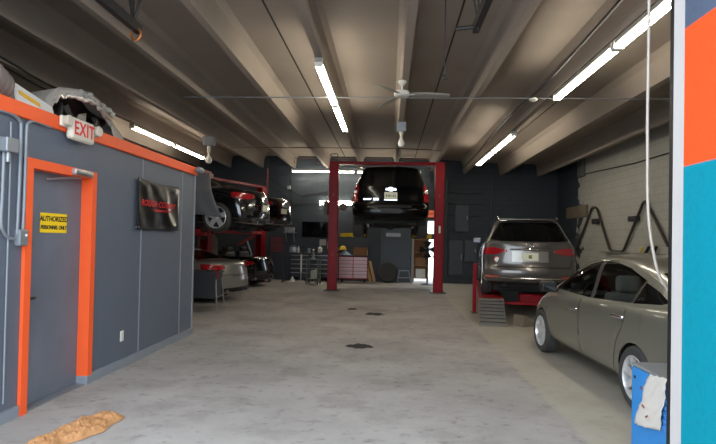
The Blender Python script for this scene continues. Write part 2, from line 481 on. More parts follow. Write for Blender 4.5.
def car_shell(rings, crown=0.02, level=2, cap=True):
    bm = bmesh.new(); L = []; Rr = []
    for r in rings:
        pts = ring_points(r); a = []; b = []
        for i, (x, y, z) in enumerate(pts):
            v = bm.verts.new((x, y, z)); a.append(v)
            b.append(v if abs(x) < 1e-6 else bm.verts.new((-x, y, z)))
        L.append(a); Rr.append(b)
    n = len(L[0])
    for i in range(len(rings)-1):
        for j in range(n-1):
            bm.faces.new([L[i][j], L[i][j+1], L[i+1][j+1], L[i+1][j]])
            bm.faces.new([Rr[i][j+1], Rr[i][j], Rr[i+1][j], Rr[i+1][j+1]])
    def close(a, b, dz):
        mids = [a[0]] + [bm.verts.new(((a[j].co + b[j].co)/2) + Vector((0, 0, dz))) for j in range(1, n-1)] + [a[-1]]
        for j in range(n-1):
            for q in ((a[j], a[j+1], mids[j+1], mids[j]), (b[j], b[j+1], mids[j+1], mids[j])):
                u = []
                for v in q:
                    if v not in u: u.append(v)
                if len(u) >= 3: bm.faces.new(u)
    close(L[0], Rr[0], 0); 
    if cap: close(L[-1], Rr[-1], crown)
    bmesh.ops.recalc_face_normals(bm, faces=bm.faces[:])
    me = bpy.data.meshes.new('tmp'); bm.to_mesh(me); bm.free()
    ob = bpy.data.objects.new('tmp', me); C.objects.link(ob)
    s = ob.modifiers.new('s', 'SUBSURF'); s.levels = level; s.render_levels = level
    dg = bpy.context.evaluated_depsgraph_get()
    me2 = bpy.data.meshes.new_from_object(ob.evaluated_get(dg))
    bpy.data.objects.remove(ob); bpy.data.meshes.remove(me)
    out = bmesh.new(); out.from_mesh(me2); bpy.data.meshes.remove(me2)
    bmesh.ops.recalc_face_normals(out, faces=out.faces[:])
    return out

VIEWS = {'rear': ((0, 2), (0, -1, 0)), 'front': ((0, 2), (0, 1, 0)), 'left': ((1, 2), (-1, 0, 0)), 'right': ((1, 2), (1, 0, 0)), 'top': ((0, 1), (0, 0, 1))}
def cut(bm, polys, view, offset=0.0, solid=0.0, keep=False, lim=0.12, extract=True):
    """cut the outline of a panel into the skin; returns the panel as a new bmesh"""
    (ua, va), d = VIEWS[view]; d = Vector(d); sel = []
    if not isinstance(polys[0][0], (list, tuple)): polys = [polys]
    for poly in polys:
        poly = [Vector(p) for p in poly]
        area = sum(poly[i].x*poly[(i+1) % len(poly)].y - poly[(i+1) % len(poly)].x*poly[i].y for i in range(len(poly)))
        if area < 0: poly.reverse()
        u0, u1 = min(p.x for p in poly), max(p.x for p in poly); v0, v1 = min(p.y for p in poly), max(p.y for p in poly)
        def cand():
            out = []
            for f in bm.faces:
                if f.normal.dot(d) < lim: continue
                us = [v.co[ua] for v in f.verts]; vs = [v.co[va] for v in f.verts]
                if max(us) < u0 or min(us) > u1 or max(vs) < v0 or min(vs) > v1: continue
                out.append(f)
            return out
        planes = []
        for i in range(len(poly)):
            a, b = poly[i], poly[(i+1) % len(poly)]
            e = b - a
            if e.length < 1e-6: continue
            nn = Vector((e.y, -e.x)).normalized()
            co = [0, 0, 0]; no = [0, 0, 0]; co[ua], co[va] = a.x, a.y; no[ua], no[va] = nn.x, nn.y
            planes.append((Vector(co), Vector(no)))
        for co, no in planes:
            fs = cand()
            if not fs: break
            geom = list({v for f in fs for v in f.verts}) + list({e for f in fs for e in f.edges}) + fs
            bmesh.ops.bisect_plane(bm, geom=geom, plane_co=co, plane_no=no, dist=1e-5)
        for f in cand():
            c = f.calc_center_median()
            if all((c - co).dot(no) < 1e-5 for co, no in planes): sel.append(f)
    sel = list({f: 1 for f in sel if f.is_valid})
    nb = bmesh.new(); mp = {}
    for f in sel:
        for v in f.verts:
            if v not in mp: mp[v] = nb.verts.new(v.co + v.normal * offset)
        nb.faces.new([mp[v] for v in f.verts])
    if not keep: bmesh.ops.delete(bm, geom=sel, context='FACES')
    return nb

def arc_poly(cy, cz, r, n=22, a0=0.0, a1=2*PI, low=None):
    pts = [(cy + r*math.cos(a0 + (a1-a0)*k/n), cz + r*math.sin(a0 + (a1-a0)*k/n)) for k in range(n)]
    return pts

M_dglass = mat('dark tinted glass', (10, 12, 13), 0.04, spec=0.5)
M_pglass = glass_mat('clear car glass', (0.66, 0.72, 0.72, 1))
M_lamp = mat('red tail lamp', (150, 10, 22), 0.12, coat=1.0)
M_lampd = mat('dark red tail lamp', (152, 16, 28), 0.15, coat=1.0)
M_lampw = mat('clear lamp lens', (200, 196, 190), 0.12, coat=1.0)
M_amber = mat('orange reflector', (206, 70, 26), 0.25)
M_tyre = mat('tyre rubber', (58, 57, 55), 0.85, bump=0.1)
M_alloy = mat('alloy wheel', (216, 216, 216), 0.28, 0.5)
M_dalloy = mat('dark alloy wheel', (70, 70, 72), 0.35, 0.7)
M_under = mat('undercarriage', (20, 20, 21), 0.8)
M_plate = mat('pale licence plate', (222, 220, 196), 0.5)
M_plateg = mat('plate green print', (92, 116, 60), 0.5)
M_plateo = mat('plate orange print', (222, 140, 40), 0.5)
M_seam = mat('panel gap', (14, 14, 14), 0.9)

def wheel(car, x, y, r, w, side, style=5, rim_m=None, rr=0.68):
    """side -1 = left wheel; a tyre with its rim as a sub-part"""
    s = side
    prof = [(rr*r, -0.5*w), (0.9*r, -0.52*w), (0.985*r, -0.40*w), (r, -0.2*w), (r, 0.2*w), (0.985*r, 0.40*w), (0.9*r, 0.52*w), (rr*r, 0.5*w), (rr*r, 0.30*w), (rr*r*0.98, -0.45*w)]
    b = MB().lathe([(a, h) for a, h in prof], 32, 'X', cap=False)
    ty = b.build('wheel', M_tyre, car, smooth=True); ty.location = (x, y, r)
    ty.name = 'wheel'
    rb = MB()
    R0 = rr*r
    def lx(v): return s*v
    rb.lathe([(R0*0.985, lx(-0.40*w)), (R0*1.0, lx(0.49*w)), (R0*0.95, lx(0.52*w)), (R0*0.92, lx(0.46*w)), (R0*0.90, lx(0.25*w)), (R0*0.88, lx(-0.1*w))], 32, 'X', cap=False)
    n = style
    for k in range(n):
        a = 2*PI*k/n + 0.3
        ca, sa = math.cos(a), math.sin(a)
        p0 = Vector((lx(0.36*w), ca*R0*0.18, sa*R0*0.18)); p1 = Vector((lx(0.42*w), ca*R0*0.93, sa*R0*0.93))
        tang = Vector((0, -sa, ca))
        wd0, wd1 = R0*0.20*5/n, R0*0.17*5/n*1.25
        vs = []
        for p, wd in ((p0, wd0), (p1, wd1)):
            for q in (-1, 1):
                for dx in (0, lx(-0.12*w)):
                    vs.append(rb.bm.verts.new(p + tang*q*wd + Vector((dx, 0, 0))))
        for f in ((0, 2, 6, 4), (1, 5, 7, 3), (0, 4, 5, 1), (2, 3, 7, 6), (0, 1, 3, 2), (4, 6, 7, 5)):
            rb.face([vs[i] for i in f])
    rb.lathe([(0.0, lx(0.44*w)), (R0*0.16, lx(0.43*w)), (R0*0.23, lx(0.36*w)), (R0*0.24, lx(0.1*w))], 20, 'X')
    rim = rb.build('rim', rim_m or M_alloy, ty, smooth=True)
    bd = MB().lathe([(0.0, lx(0.02*w)), (R0*0.88, lx(0.02*w)), (R0*0.88, lx(-0.06*w)), (0, lx(-0.06*w))], 24, 'X')
    bd.build('brake_disc', M_dsteel, ty, smooth=True)
    return ty

def plate(car, c, w=0.31, h=0.155, blank=False):
    x, y, z = c
    p = MB().bbox((x - w/2, y - 0.012, z - h/2), (x + w/2, y + 0.006, z + h/2), 0.004).build('licence_plate', M_plate, car)
    if not blank:
        g = MB().cbox((x, y - 0.014, z), (0.07, 0.004, 0.07)); g.build('plate_print', M_plateg, p)
        o = MB().cbox((x + 0.02, y - 0.0165, z + 0.008), (0.03, 0.003, 0.03)); o.build('plate_print', M_plateo, p)
    return p

def skin_y(bm, x, z, view='rear'):
    from mathutils.bvhtree import BVHTree
    t = BVHTree.FromBMesh(bm)
    if view == 'rear': h = t.ray_cast(Vector((x, -6, z)), Vector((0, 1, 0)))
    elif view == 'left': h = t.ray_cast(Vector((-4, x, z)), Vector((1, 0, 0)))
    elif view == 'top': h = t.ray_cast(Vector((x, z, 5)), Vector((0, 0, -1)))
    return h[0]

def make_car(name, label, cat, loc, rz, S):
    """S: a dict that describes the car; every panel is cut out of one smooth skin"""
    car = thing(name, label, cat, loc, rz)
    bm = car_shell(S['rings'], S.get('crown', 0.02), S.get('level', 2), True)
    paint = S['paint']
    tyr, tw, ya_r, ya_f, tx = S['tyre']
    parts = []
    ref = bm.copy()
    for side, vw in ((-1, 'left'), (1, 'right')):
        for ya in (ya_r, ya_f):
            n = cut(bm, arc_poly(ya, tyr + 0.01, S.get('arch', tyr + 0.055)), vw, lim=-0.4); n.free()
        for nm, polys, m, off in S.get('side', []):
            parts.append((nm, cut(bm, polys, vw, off), m))
    for nm, polys, m, off in S.get('rear', []):
        parts.append((nm, cut(bm, polys, 'rear', off), m))
    for nm, polys, m, off in S.get('front', []):
        parts.append((nm, cut(bm, polys, 'front', off), m))
    for nm, polys, m, off in S.get('top', []):
        parts.append((nm, cut(bm, polys, 'top', off, lim=0.3), m))
    finish(bm, 'body', paint, car, True, ang=50)
    objs = {}
    for nm, nb, m in parts:
        if len(nb.faces) == 0: nb.free(); continue
        th = 0.02 if m in (M_lamp, M_lampd, M_lampw) else 0.0
        objs.setdefault(nm, []).append(finish(nb, nm, m, car, True, ang=50, solid=th))
    # inner wheel wells and the underside
    for ya in (ya_r, ya_f):
        for s in (-1, 1):
            wv = MB().lathe([(tyr + 0.045, s*(tx + tw*0.30)), (tyr + 0.045, s*(tx - tw*0.75)), (0.0, s*(tx - tw*0.75))], 32, 'X', (0, ya, tyr + 0.01), cap=False)
            bmesh.ops.bisect_plane(wv.bm, geom=wv.bm.verts[:] + wv.bm.edges[:] + wv.bm.faces[:], plane_co=(0, 0, tyr*.85), plane_no=(0, 0, -1), clear_outer=True)
            wv.build('wheel_well', M_under, car, smooth=True)
        MB().tube([(-tx, ya, tyr), (tx, ya, tyr)], 0.05).build('axle', M_under, car, smooth=True)
    for ya in (ya_r, ya_f):
        for s in (-1, 1):
            wheel(car, s*tx, ya, tyr, tw, s, S.get('spokes', 5), S.get('rim_m'), S.get('rr', 0.68))
    return car, ref, objs

def mirror(car, paint, x, y, z, s):
    b = MB(); b.bbox((-0.11, -0.075, -0.075), (0.11, 0.075, 0.075), 0.045, 3)
    o = b.build('wing_mirror', paint, car, smooth=True); o.location = (s*(abs(x) + 0.10), y, z)
    g = MB().bbox((-0.09, -0.082, -0.058), (0.09, -0.074, 0.058), 0.004).build('mirror_glass', M_dglass, o)
    MB().bar((-s*0.20, 0.02, -0.06), (-s*0.05, 0.0, -0.04), 0.05, 0.05).build('mirror_stalk', M_black, o)
    return o

def handle(parent, x, y, z, s, m):
    b = MB().tube(smooth_path([(0, -0.11, 0), (s*0.028, -0.08, 0.003), (s*0.036, 0, 0.004), (s*0.028, 0.08, 0.003), (0, 0.11, 0)], 3), 0.019)
    o = b.build('door_handle', m, parent, smooth=True); o.location = (x, y, z); return o

# ---- pale green-grey hatchback, front right bay
P_prius = mat('green grey metallic paint', (116, 114, 102), 0.32, 0.35, coat=0.8)
pr = [
 dict(w=.72, yr=-2.05, yf=2.05, z=.20, cr=.3, cf=.5),
 dict(w=.82, yr=-2.18, yf=2.16, z=.27, cr=.3, cf=.5),
 dict(w=.855, yr=-2.22, yf=2.22, z=.48, cr=.35, cf=.55, bf=.14),
 dict(w=.862, yr=-2.21, yf=2.20, z=[(-2.2, .76), (0, .70), (2.2, .62)], cr=.35, cf=.6, bf=.16),
 dict(w=.850, yr=-2.17, yf=2.08, z=[(-2.2, .99), (0, .91), (1.0, .86), (2.05, .72)], cr=.35, cf=.6, bf=.18, wf=.84),
 dict(w=.795, yr=-2.13, yf=1.78, z=[(-2.1, 1.06), (0, .95), (1.0, .915), (1.8, .84)], cr=.35, cf=.45, wf=.86),
 dict(w=.765, yr=-2.10, yf=1.40, z=[(-2.1, 1.09), (0, .975), (1.0, .965), (1.4, .975)], cr=.35, cf=.3, wf=.9),
 dict(w=.685, yr=-1.88, yf=.88, z=[(-1.9, 1.16), (-1.0, 1.20), (0, 1.22), (.9, 1.21)], cr=.5, cf=.3, wr=.9),
 dict(w=.595, yr=-1.48, yf=.32, z=[(-1.5, 1.30), (-.8, 1.41), (-.1, 1.435), (.3, 1.41)], cr=.4, cf=.25, wr=.9),
 dict(w=.42, yr=-1.28, yf=.18, z=[(-1.3, 1.37), (-.7, 1.465), (-.1, 1.485), (.3, 1.455)], cr=.3, cf=.2),
]
fdoor_g = [(1.00, .975), (.80, 1.095), (.54, 1.235), (.26, 1.335), (-.16, 1.40), (-.27, .97)]
rdoor_g = [(-.36, .975), (-.26, 1.405), (-.55, 1.395), (-.86, 1.35), (-1.22, 1.25), (-1.22, 1.02)]
quart_g = [(-1.255, 1.02), (-1.255, 1.235), (-1.52, 1.16), (-1.80, 1.09), (-1.72, 1.06)]
fdoor = [(1.0, .28), (1.04, .60), (1.02, .93), (-.10, .915), (-.10, .28)]
rdoor = [[(-.12, .28), (-.12, .915), (-.98, .95), (-.98, .80), (-.86, .28)], [(-.98, .95), (-1.20, .93), (-1.12, .78), (-.98, .70)]]
def seam(a, b, t=.006):
    a, b = Vector(a), Vector(b); e = (b-a).normalized(); n = Vector((-e.y, e.x))*t
    return [tuple(a-n), tuple(b-n), tuple(b+n), tuple(a+n)]
S = dict(rings=pr, paint=P_prius, level=3, tyre=(.314, .19, -1.41, 1.29, .752), arch=.330, spokes=7, rr=.70,
  side=[('window_glass', fdoor_g, M_pglass, -.004), ('window_glass', rdoor_g, M_pglass, -.004), ('window_glass', quart_g, M_dglass, -.004), ('pillar_trim', [(-.272, .972), (-.162, 1.40), (-.258, 1.405), (-.358, .976)], M_black, -.001), ('pillar_trim', [(-1.222, 1.02), (-1.222, 1.25), (-1.252, 1.236), (-1.252, 1.02)], M_black, -.001),
        ('door_seam', [seam((1.04, .28), (1.09, .62)), seam((1.09, .62), (1.07, .955)), seam((-.11, .27), (-.11, .94)), seam((-.95, .30), (-1.07, .62)), seam((-1.07, .62), (-1.20, .80)), seam((-1.20, .80), (-1.22, .96)), seam((1.04, .27), (-.95, .27))], M_seam, -.006),
        ('fuel_flap', [[(-1.52, .76), (-1.30, .76), (-1.30, .93), (-1.52, .93)]], P_prius, .002),
        ('door', [fdoor], P_prius, 0.001), ('door', rdoor, P_prius, 0.001),
        ('fender_marker', [[(1.62, .70), (1.78, .69), (1.78, .715), (1.62, .725)]], M_lampw, .002)],
  rear=[('tail_light', [(-.80, .72), (-.64, .72), (-.66, 1.02), (-.78, 1.02)], M_lamp, .003), ('tail_light', [(.80, .72), (.64, .72), (.66, 1.02), (.78, 1.02)], M_lamp, .003)],
  front=[('headlight', [(-.80, .66), (-.45, .56), (-.45, .66), (-.72, .80)], M_lampw, .003), ('headlight', [(.80, .66), (.45, .56), (.45, .66), (.72, .80)], M_lampw, .003)],
  top=[('windscreen', [(-.66, 1.24), (-.58, .46), (.58, .46), (.66, 1.24)], M_pglass, -.004), ('rear_screen', [(-.50, -1.30), (-.56, -1.92), (.56, -1.92), (.50, -1.30)], M_dglass, -.004)])
PR_RZ = R(2.6)
prius, ref, ob = make_car('hatchback_car', 'pale green-grey five-door hatchback parked on the floor of the front right bay', 'car', (3.155, 6.72, 0), PR_RZ, S)
for s, vw in ((-1, 'left'),):
    for d, (hy, hz) in zip([o for o in ob['door']][:2], ((.0, .80), (-1.12, .87))):
        p = skin_y(ref, hy, hz, 'left')
        if p is not None:
            handle(d, p.x - .012, hy, hz, -1, M_chrome)
for s in (-1, 1): mirror(prius, M_black, .79, .86, 1.0, s)  # body-coloured mirrors given black, so their shade is in the colour
M_seat = mat('pale grey seat cloth', (176, 172, 160), 0.85)
for sx in (-.36, .36):
    for y0, w in ((.05, .48), (-.85, .50)):
        b = MB().bbox((sx - w/2, y0 - .25, .35), (sx + w/2, y0 + .28, .55), .05)
        b.bbox((sx - w/2, y0 - .42, .5), (sx + w/2, y0 - .22, 1.04), .07, 3).bbox((sx - .14, y0 - .42, 1.04), (sx + .14, y0 - .30, 1.24), .05, 3)
        b.build('seat', M_seat, prius, smooth=True)
b = MB().bbox((-.74, .62, .70), (.74, 1.25, .93), .05, 2); b.build('dashboard', M_black, prius, smooth=True)
b = MB().tube([(-.36 + .18*math.cos(a), .50 + .05*math.sin(a), .92 + .17*math.sin(a)) for a in [2*PI*k/20 for k in range(20)]], .016, 8, closed=True)
b.build('steering_wheel', M_black, prius, smooth=True)
b = MB()
for s in (-1, 1): b.tube(smooth_path([(s*.635, .72, 1.17), (s*.59, .22, 1.36), (s*.57, -.15, 1.42), (s*.565, -.7, 1.395), (s*.575, -1.15, 1.315), (s*.60, -1.5, 1.21)], 5), .006)
b.build('roof_gutter', P_prius, prius, smooth=True)
MB().cbox((0, -2.19, .60), (.5, .03, .10)).build('bumper_trim', M_black, prius)
ref.free()

# ---- dark grey crossover on the low ramp lift
P_qx = mat('graphite metallic paint', (92, 88, 85), 0.28, 0.55, coat=0.8)
H0 = 0.0
qx = [
 dict(w=.84, yr=-2.36, yf=2.35, z=.26, cr=.3),
 dict(w=.93, yr=-2.46, yf=2.46, z=.34, cr=.3),
 dict(w=.97, yr=-2.50, yf=2.50, z=.50, cr=.3, br=.10),
 dict(w=.975, yr=-2.50, yf=2.50, z=.60, cr=.3, br=.10),
 dict(w=.975, yr=-2.44, yf=2.48, z=.68, cr=.32, br=.10),
 dict(w=.975, yr=-2.43, yf=2.42, z=[(-2.4, .92), (2.4, .88)], cr=.36, br=.12),
 dict(w=.95, yr=-2.41, yf=2.3, z=[(-2.4, 1.10), (0, 1.06), (2.3, .98)], cr=.38, br=.12),
 dict(w=.90, yr=-2.38, yf=1.8, z=[(-2.4, 1.16), (0, 1.13), (1.8, 1.06)], cr=.38),
 dict(w=.875, yr=-2.35, yf=1.35, z=[(-2.4, 1.20), (0, 1.16), (1.4, 1.14)], cr=.38),
 dict(w=.775, yr=-2.18, yf=.85, z=1.42, cr=.38, wr=.94),
 dict(w=.68, yr=-1.98, yf=.45, z=[(-2, 1.60), (0, 1.63), (.5, 1.60)], cr=.3, wr=.94),
 dict(w=.62, yr=-1.95, yf=.40, z=[(-2, 1.645), (0, 1.68), (.5, 1.64)], cr=.3, wr=.94),
 dict(w=.45, yr=-1.75, yf=.25, z=[(-2, 1.665), (0, 1.71), (.5, 1.66)], cr=.3),
]
S = dict(rings=qx, paint=P_qx, level=3, tyre=(.36, .235, -1.45, 1.45, .83), arch=.42, spokes=5, rr=.66,
  side=[('window_glass', [(1.0, 1.20), (.3, 1.52), (-.15, 1.55), (-.15, 1.20)], M_dglass, -.004), ('window_glass', [(-.22, 1.20), (-.22, 1.55), (-1.1, 1.53), (-1.1, 1.22)], M_dglass, -.004), ('window_glass', [(-1.18, 1.23), (-1.18, 1.52), (-1.65, 1.46), (-1.8, 1.28)], M_dglass, -.004),
        ('door_seam', [seam((1.0, .35), (1.05, 1.16)), seam((-.18, .35), (-.18, 1.16)), seam((-1.05, .5), (-1.25, 1.2))], M_seam, -.006)],
  rear=[('rear_window', [(-.775, 1.215), (-.78, 1.25), (-.60, 1.575), (-.50, 1.595), (.50, 1.595), (.60, 1.575), (.78, 1.25), (.775, 1.215), (.55, 1.185), (-.55, 1.185)], M_dglass, -.003),
        ('tail_light', [[(-.955, .90), (-.72, .90), (-.46, .965), (-.46, 1.0), (-.70, 1.055), (-.90, 1.05), (-.965, 1.0)]], M_lampd, .006),
        ('tail_light', [[(.955, .90), (.72, .90), (.46, .965), (.46, 1.0), (.70, 1.055), (.90, 1.05), (.965, 1.0)]], M_lampd, .006),
        ('tailgate_seam', [seam((-.80, .655), (.80, .655), .008), seam((-.80, .66), (-.86, .89), .006), seam((.80, .66), (.86, .89), .006)], M_seam, -.008),
        ('plate_recess', [(-.36, .76), (.36, .76), (.36, .985), (-.36, .985)], mat('brushed bumper panel', (150, 148, 142), .3, .6), .004),
        ('reflector', [(-.88, .42), (-.62, .42), (-.62, .465), (-.88, .475)], M_amber, .004), ('reflector', [(.88, .42), (.62, .42), (.62, .465), (.88, .475)], M_amber, .004),
        ('diffuser', [(-.86, .27), (.86, .27), (.86, .345), (-.86, .345)], M_black, .0)],
  top=[('windscreen', [(-.74, 1.15), (-.64, .52), (.64, .52), (.74, 1.15)], M_dglass, -.004)])
QX = (2.91 + 2.45*math.sin(R(8.5)), 11.08 + 2.45*math.cos(R(8.5)), 0.44)
suv, ref, ob = make_car('crossover_car', 'graphite grey crossover with red tail lights raised on low red ramps', 'car', QX, R(-8.5), S)
y = skin_y(ref, 0, .87).y
plate(suv, (.0, y - .012, .87), .32, .16)
b = MB(); b.tube(smooth_path([(-.40, skin_y(ref, .40, 1.01).y - .01, 1.015), (0, y - .03, 1.03), (.40, skin_y(ref, .40, 1.01).y - .01, 1.015)], 4), .014)
b.build('chrome_garnish', M_chrome, suv, smooth=True)
b = MB().tube([(.075*math.cos(a), 0, .048*math.sin(a)) for a in [2*PI*k/20 for k in range(20)]], .010, 6, closed=True)
b.bar((0, 0, .048), (-.03, 0, -.045), .016, .016).bar((0, 0, .048), (.03, 0, -.045), .016, .016)
o = b.build('badge', M_chrome, suv, smooth=True); o.location = (0, skin_y(ref, 0, 1.11).y - .008, 1.11)
ys = skin_y(ref, -.66, .80).y
sk = MB().lathe([(0.0, -.003), (.062, -.003), (.066, 0.004)], 24, 'Y', (-.66, ys - .006, .80)).build('round_sticker', mat('sticker red', (186, 34, 40), .5), suv)
MB().lathe([(.030, -.006), (.048, -.006), (.048, -.001), (.030, -.001)], 20, 'Y', (-.66, ys - .006, .80)).build('sticker_ring', M_white, sk)
MB().cbox((-.66, ys - .011, .80), (.012, .004, .05)).build('sticker_mark', M_white, sk)
b = MB().bbox((-.60, -2.02, 1.64), (.60, -1.86, 1.672), .012, 2); b.build('roof_spoiler', P_qx, suv, smooth=True)
b = MB()
for s in (-1, 1): b.tube(smooth_path([(s*.60, -1.75, 1.665), (s*.615, -1.6, 1.72), (s*.63, -.6, 1.745), (s*.615, .15, 1.72), (s*.60, .3, 1.66)], 5), .018)
b.build('roof_rails', M_chrome, suv, smooth=True)
b = MB().tube([(-.30, -2.27, 1.20), (.05, -2.22, 1.28)], .012); b.build('wiper', M_black, suv)
b = MB().tube(smooth_path([(-.90, -2.46, .465), (-.5, -2.52, .43), (.5, -2.52, .43), (.90, -2.46, .465)], 5), .012); b.build('bumper_strip', M_chrome, suv, smooth=True)
for s in (-1, 1): mirror(suv, M_black, .93, .95, 1.20, s)
MB().bbox((-.72, -2.15, .13), (.72, 2.1, .30), .03).build('underbody', M_under, suv)
b = MB().bbox((-.62, -2.32, .22), (.62, -1.9, .32), .03).tube([(-.5, -2.40, .27), (-.5, -2.2, .28)], .04, 12).tube([(.5, -2.40, .27), (.5, -2.2, .28)], .04, 12)
b.build('exhaust', M_under, suv, smooth=True)
ref.free()

# ---- black full-size SUV up on the two-post lift
P_tah = mat('gloss black paint', (5, 5, 6), 0.16, coat=0.1, spec=0.18)
th = [
 dict(w=0.890, yr=-2.45, yf=2.4, z=.50, cr=.25),
 dict(w=1.004, yr=-2.56, yf=2.52, z=.54, cr=.25),
 dict(w=1.035, yr=-2.59, yf=2.56, z=.66, cr=.25, wr=.985),
 dict(w=1.035, yr=-2.59, yf=2.56, z=.82, cr=.25, wr=.985),
 dict(w=1.035, yr=-2.52, yf=2.54, z=.88, cr=.25, wr=.985),
 dict(w=1.035, yr=-2.50, yf=2.5, z=1.12, cr=.25, wr=.98),
 dict(w=1.025, yr=-2.48, yf=2.4, z=[(-2.5, 1.26), (2.4, 1.16)], cr=.25, wr=.97),
 dict(w=0.999, yr=-2.46, yf=1.8, z=[(-2.5, 1.33), (1.9, 1.25)], cr=.25, wr=.96),
 dict(w=0.983, yr=-2.45, yf=1.35, z=[(-2.5, 1.38), (1.4, 1.30)], cr=.25, wr=.95),
 dict(w=0.890, yr=-2.38, yf=.95, z=1.60, cr=.25, wr=.94),
 dict(w=0.787, yr=-2.28, yf=.60, z=1.86, cr=.22, wr=.95),
 dict(w=0.724, yr=-2.24, yf=.52, z=1.92, cr=.22, wr=.95),
 dict(w=0.517, yr=-2.05, yf=.40, z=1.955, cr=.22),
]
S = dict(rings=th, paint=P_tah, level=3, tyre=(.415, .275, -1.55, 1.40, .885), arch=.47, spokes=6, rr=.62,
  side=[('window_glass', [(.9, 1.36), (.45, 1.72), (-.1, 1.76), (-.1, 1.36)], M_dglass, -.004), ('window_glass', [(-.18, 1.36), (-.18, 1.76), (-1.1, 1.76), (-1.1, 1.36)], M_dglass, -.004), ('window_glass', [(-1.2, 1.36), (-1.2, 1.76), (-2.05, 1.74), (-2.1, 1.36)], M_dglass, -.004)],
  rear=[('rear_window', [(-.80, 1.37), (-.66, 1.80), (.66, 1.80), (.80, 1.37)], M_dglass, -.003),
        ('tail_light', [[(-1.03, .96), (-.875, .96), (-.865, 1.44), (-.93, 1.46), (-1.03, 1.30)]], M_lamp, .008),
        ('tail_light', [[(1.03, .96), (.875, .96), (.865, 1.44), (.93, 1.46), (1.03, 1.30)]], M_lamp, .008),
        ('tailgate_seam', [seam((-.84, .90), (.84, .90), .008), seam((-.84, .90), (-.84, 1.36), .006), seam((.84, .90), (.84, 1.36), .006)], M_seam, -.008),
        ('bumper_step', [(-.55, .80), (.55, .80), (.55, .87), (-.55, .87)], M_black, .004),
        ('plate_pocket', [(-.26, .66), (.26, .66), (.26, .78), (-.26, .78)], mat('grey pocket', (40, 40, 42), .6), .003)],
  top=[('windscreen', [(-.80, 1.18), (-.72, .66), (.72, .66), (.80, 1.18)], M_dglass, -.004)])
TA = (0.03, 16.45, 1.65)
tah, ref, ob = make_car('suv_car', 'black full-size SUV with dark windows raised on the red two-post lift', 'car', TA, R(0.0), S)
y = skin_y(ref, 0, 1.13).y
plate(tah, (.0, y - .015, 1.12), .34, .18, True)
pl = [o for o in kids(tah) if o.name.startswith('licence_plate')][0]
b = MB()
for i in range(6): b.cbox((-.115 + .046*i, y - .029, 1.115), (.026, .004, .07 if i != 3 else .03))
b.build('plate_print', M_plateg, pl)
b = MB().prism([(-.14, -.028), (-.05, -.028), (-.045, -.055), (.05, -.055), (.055, -.028), (.15, -.028), (.13, .028), (.045, .028), (.04, .055), (-.055, .055), (-.06, .028), (-.13, .028)], 'Y', -.012, .006)
o = b.build('badge', M_chrome, tah); o.location = (0, skin_y(ref, 0, 1.30).y - .004, 1.29)
b = MB()
for i in range(5): b.cbox((-.70 + .05*i, skin_y(ref, -.6, 1.02).y - .006, 1.02), (.034, .008, .04))
for i in range(3): b.cbox((-.44 + .05*i, skin_y(ref, -.4, 1.02).y - .006, 1.02), (.034, .008, .06))
b.build('chrome_lettering', M_chrome, tah)
b = MB().cbox((0, y - .02, 1.005), (.34, .02, .022)); b.build('gate_handle', M_chrome, tah)
for s in (-1, 1):
    lamp = ob['tail_light'][0 if s < 0 else 1]
    MB().bbox((s*.935 - .04, -2.52, 1.17), (s*.935 + .04, -2.40, 1.24), .01).build('reversing_lamp', M_lampw, lamp)
for s in (-1, 1): mirror(tah, P_tah, .98, 1.05, 1.36, s)
b = MB().bbox((-.72, -2.3, .38), (.72, 2.2, .52), .04).tube([(-.5, -2.40, .40), (-.5, -1.3, .38)], .05, 12).bbox((-.35, -1.8, .28), (.35, -1.35, .46), .08, 3)
b.tube([(-.8, -1.55, .40), (.8, -1.55, .40)], .07, 12).lathe([(0, -.16), (.14, -.14), (.17, 0), (.14, .14), (0, .16)], 16, 'Y', (0, -1.55, .40))
b.bbox((.42, -2.35, .33), (.72, -1.9, .47), .06, 3)
b.build('chassis', M_under, tah, smooth=True)
b = MB().tube([(-.62, -2.25, .42), (-.62, -1.7, .32)], .04, 10).tube([(.62, -2.25, .42), (.62, -1.7, .32)], .04, 10); b.build('shock_absorber', M_steel, tah, smooth=True)
ref.free()

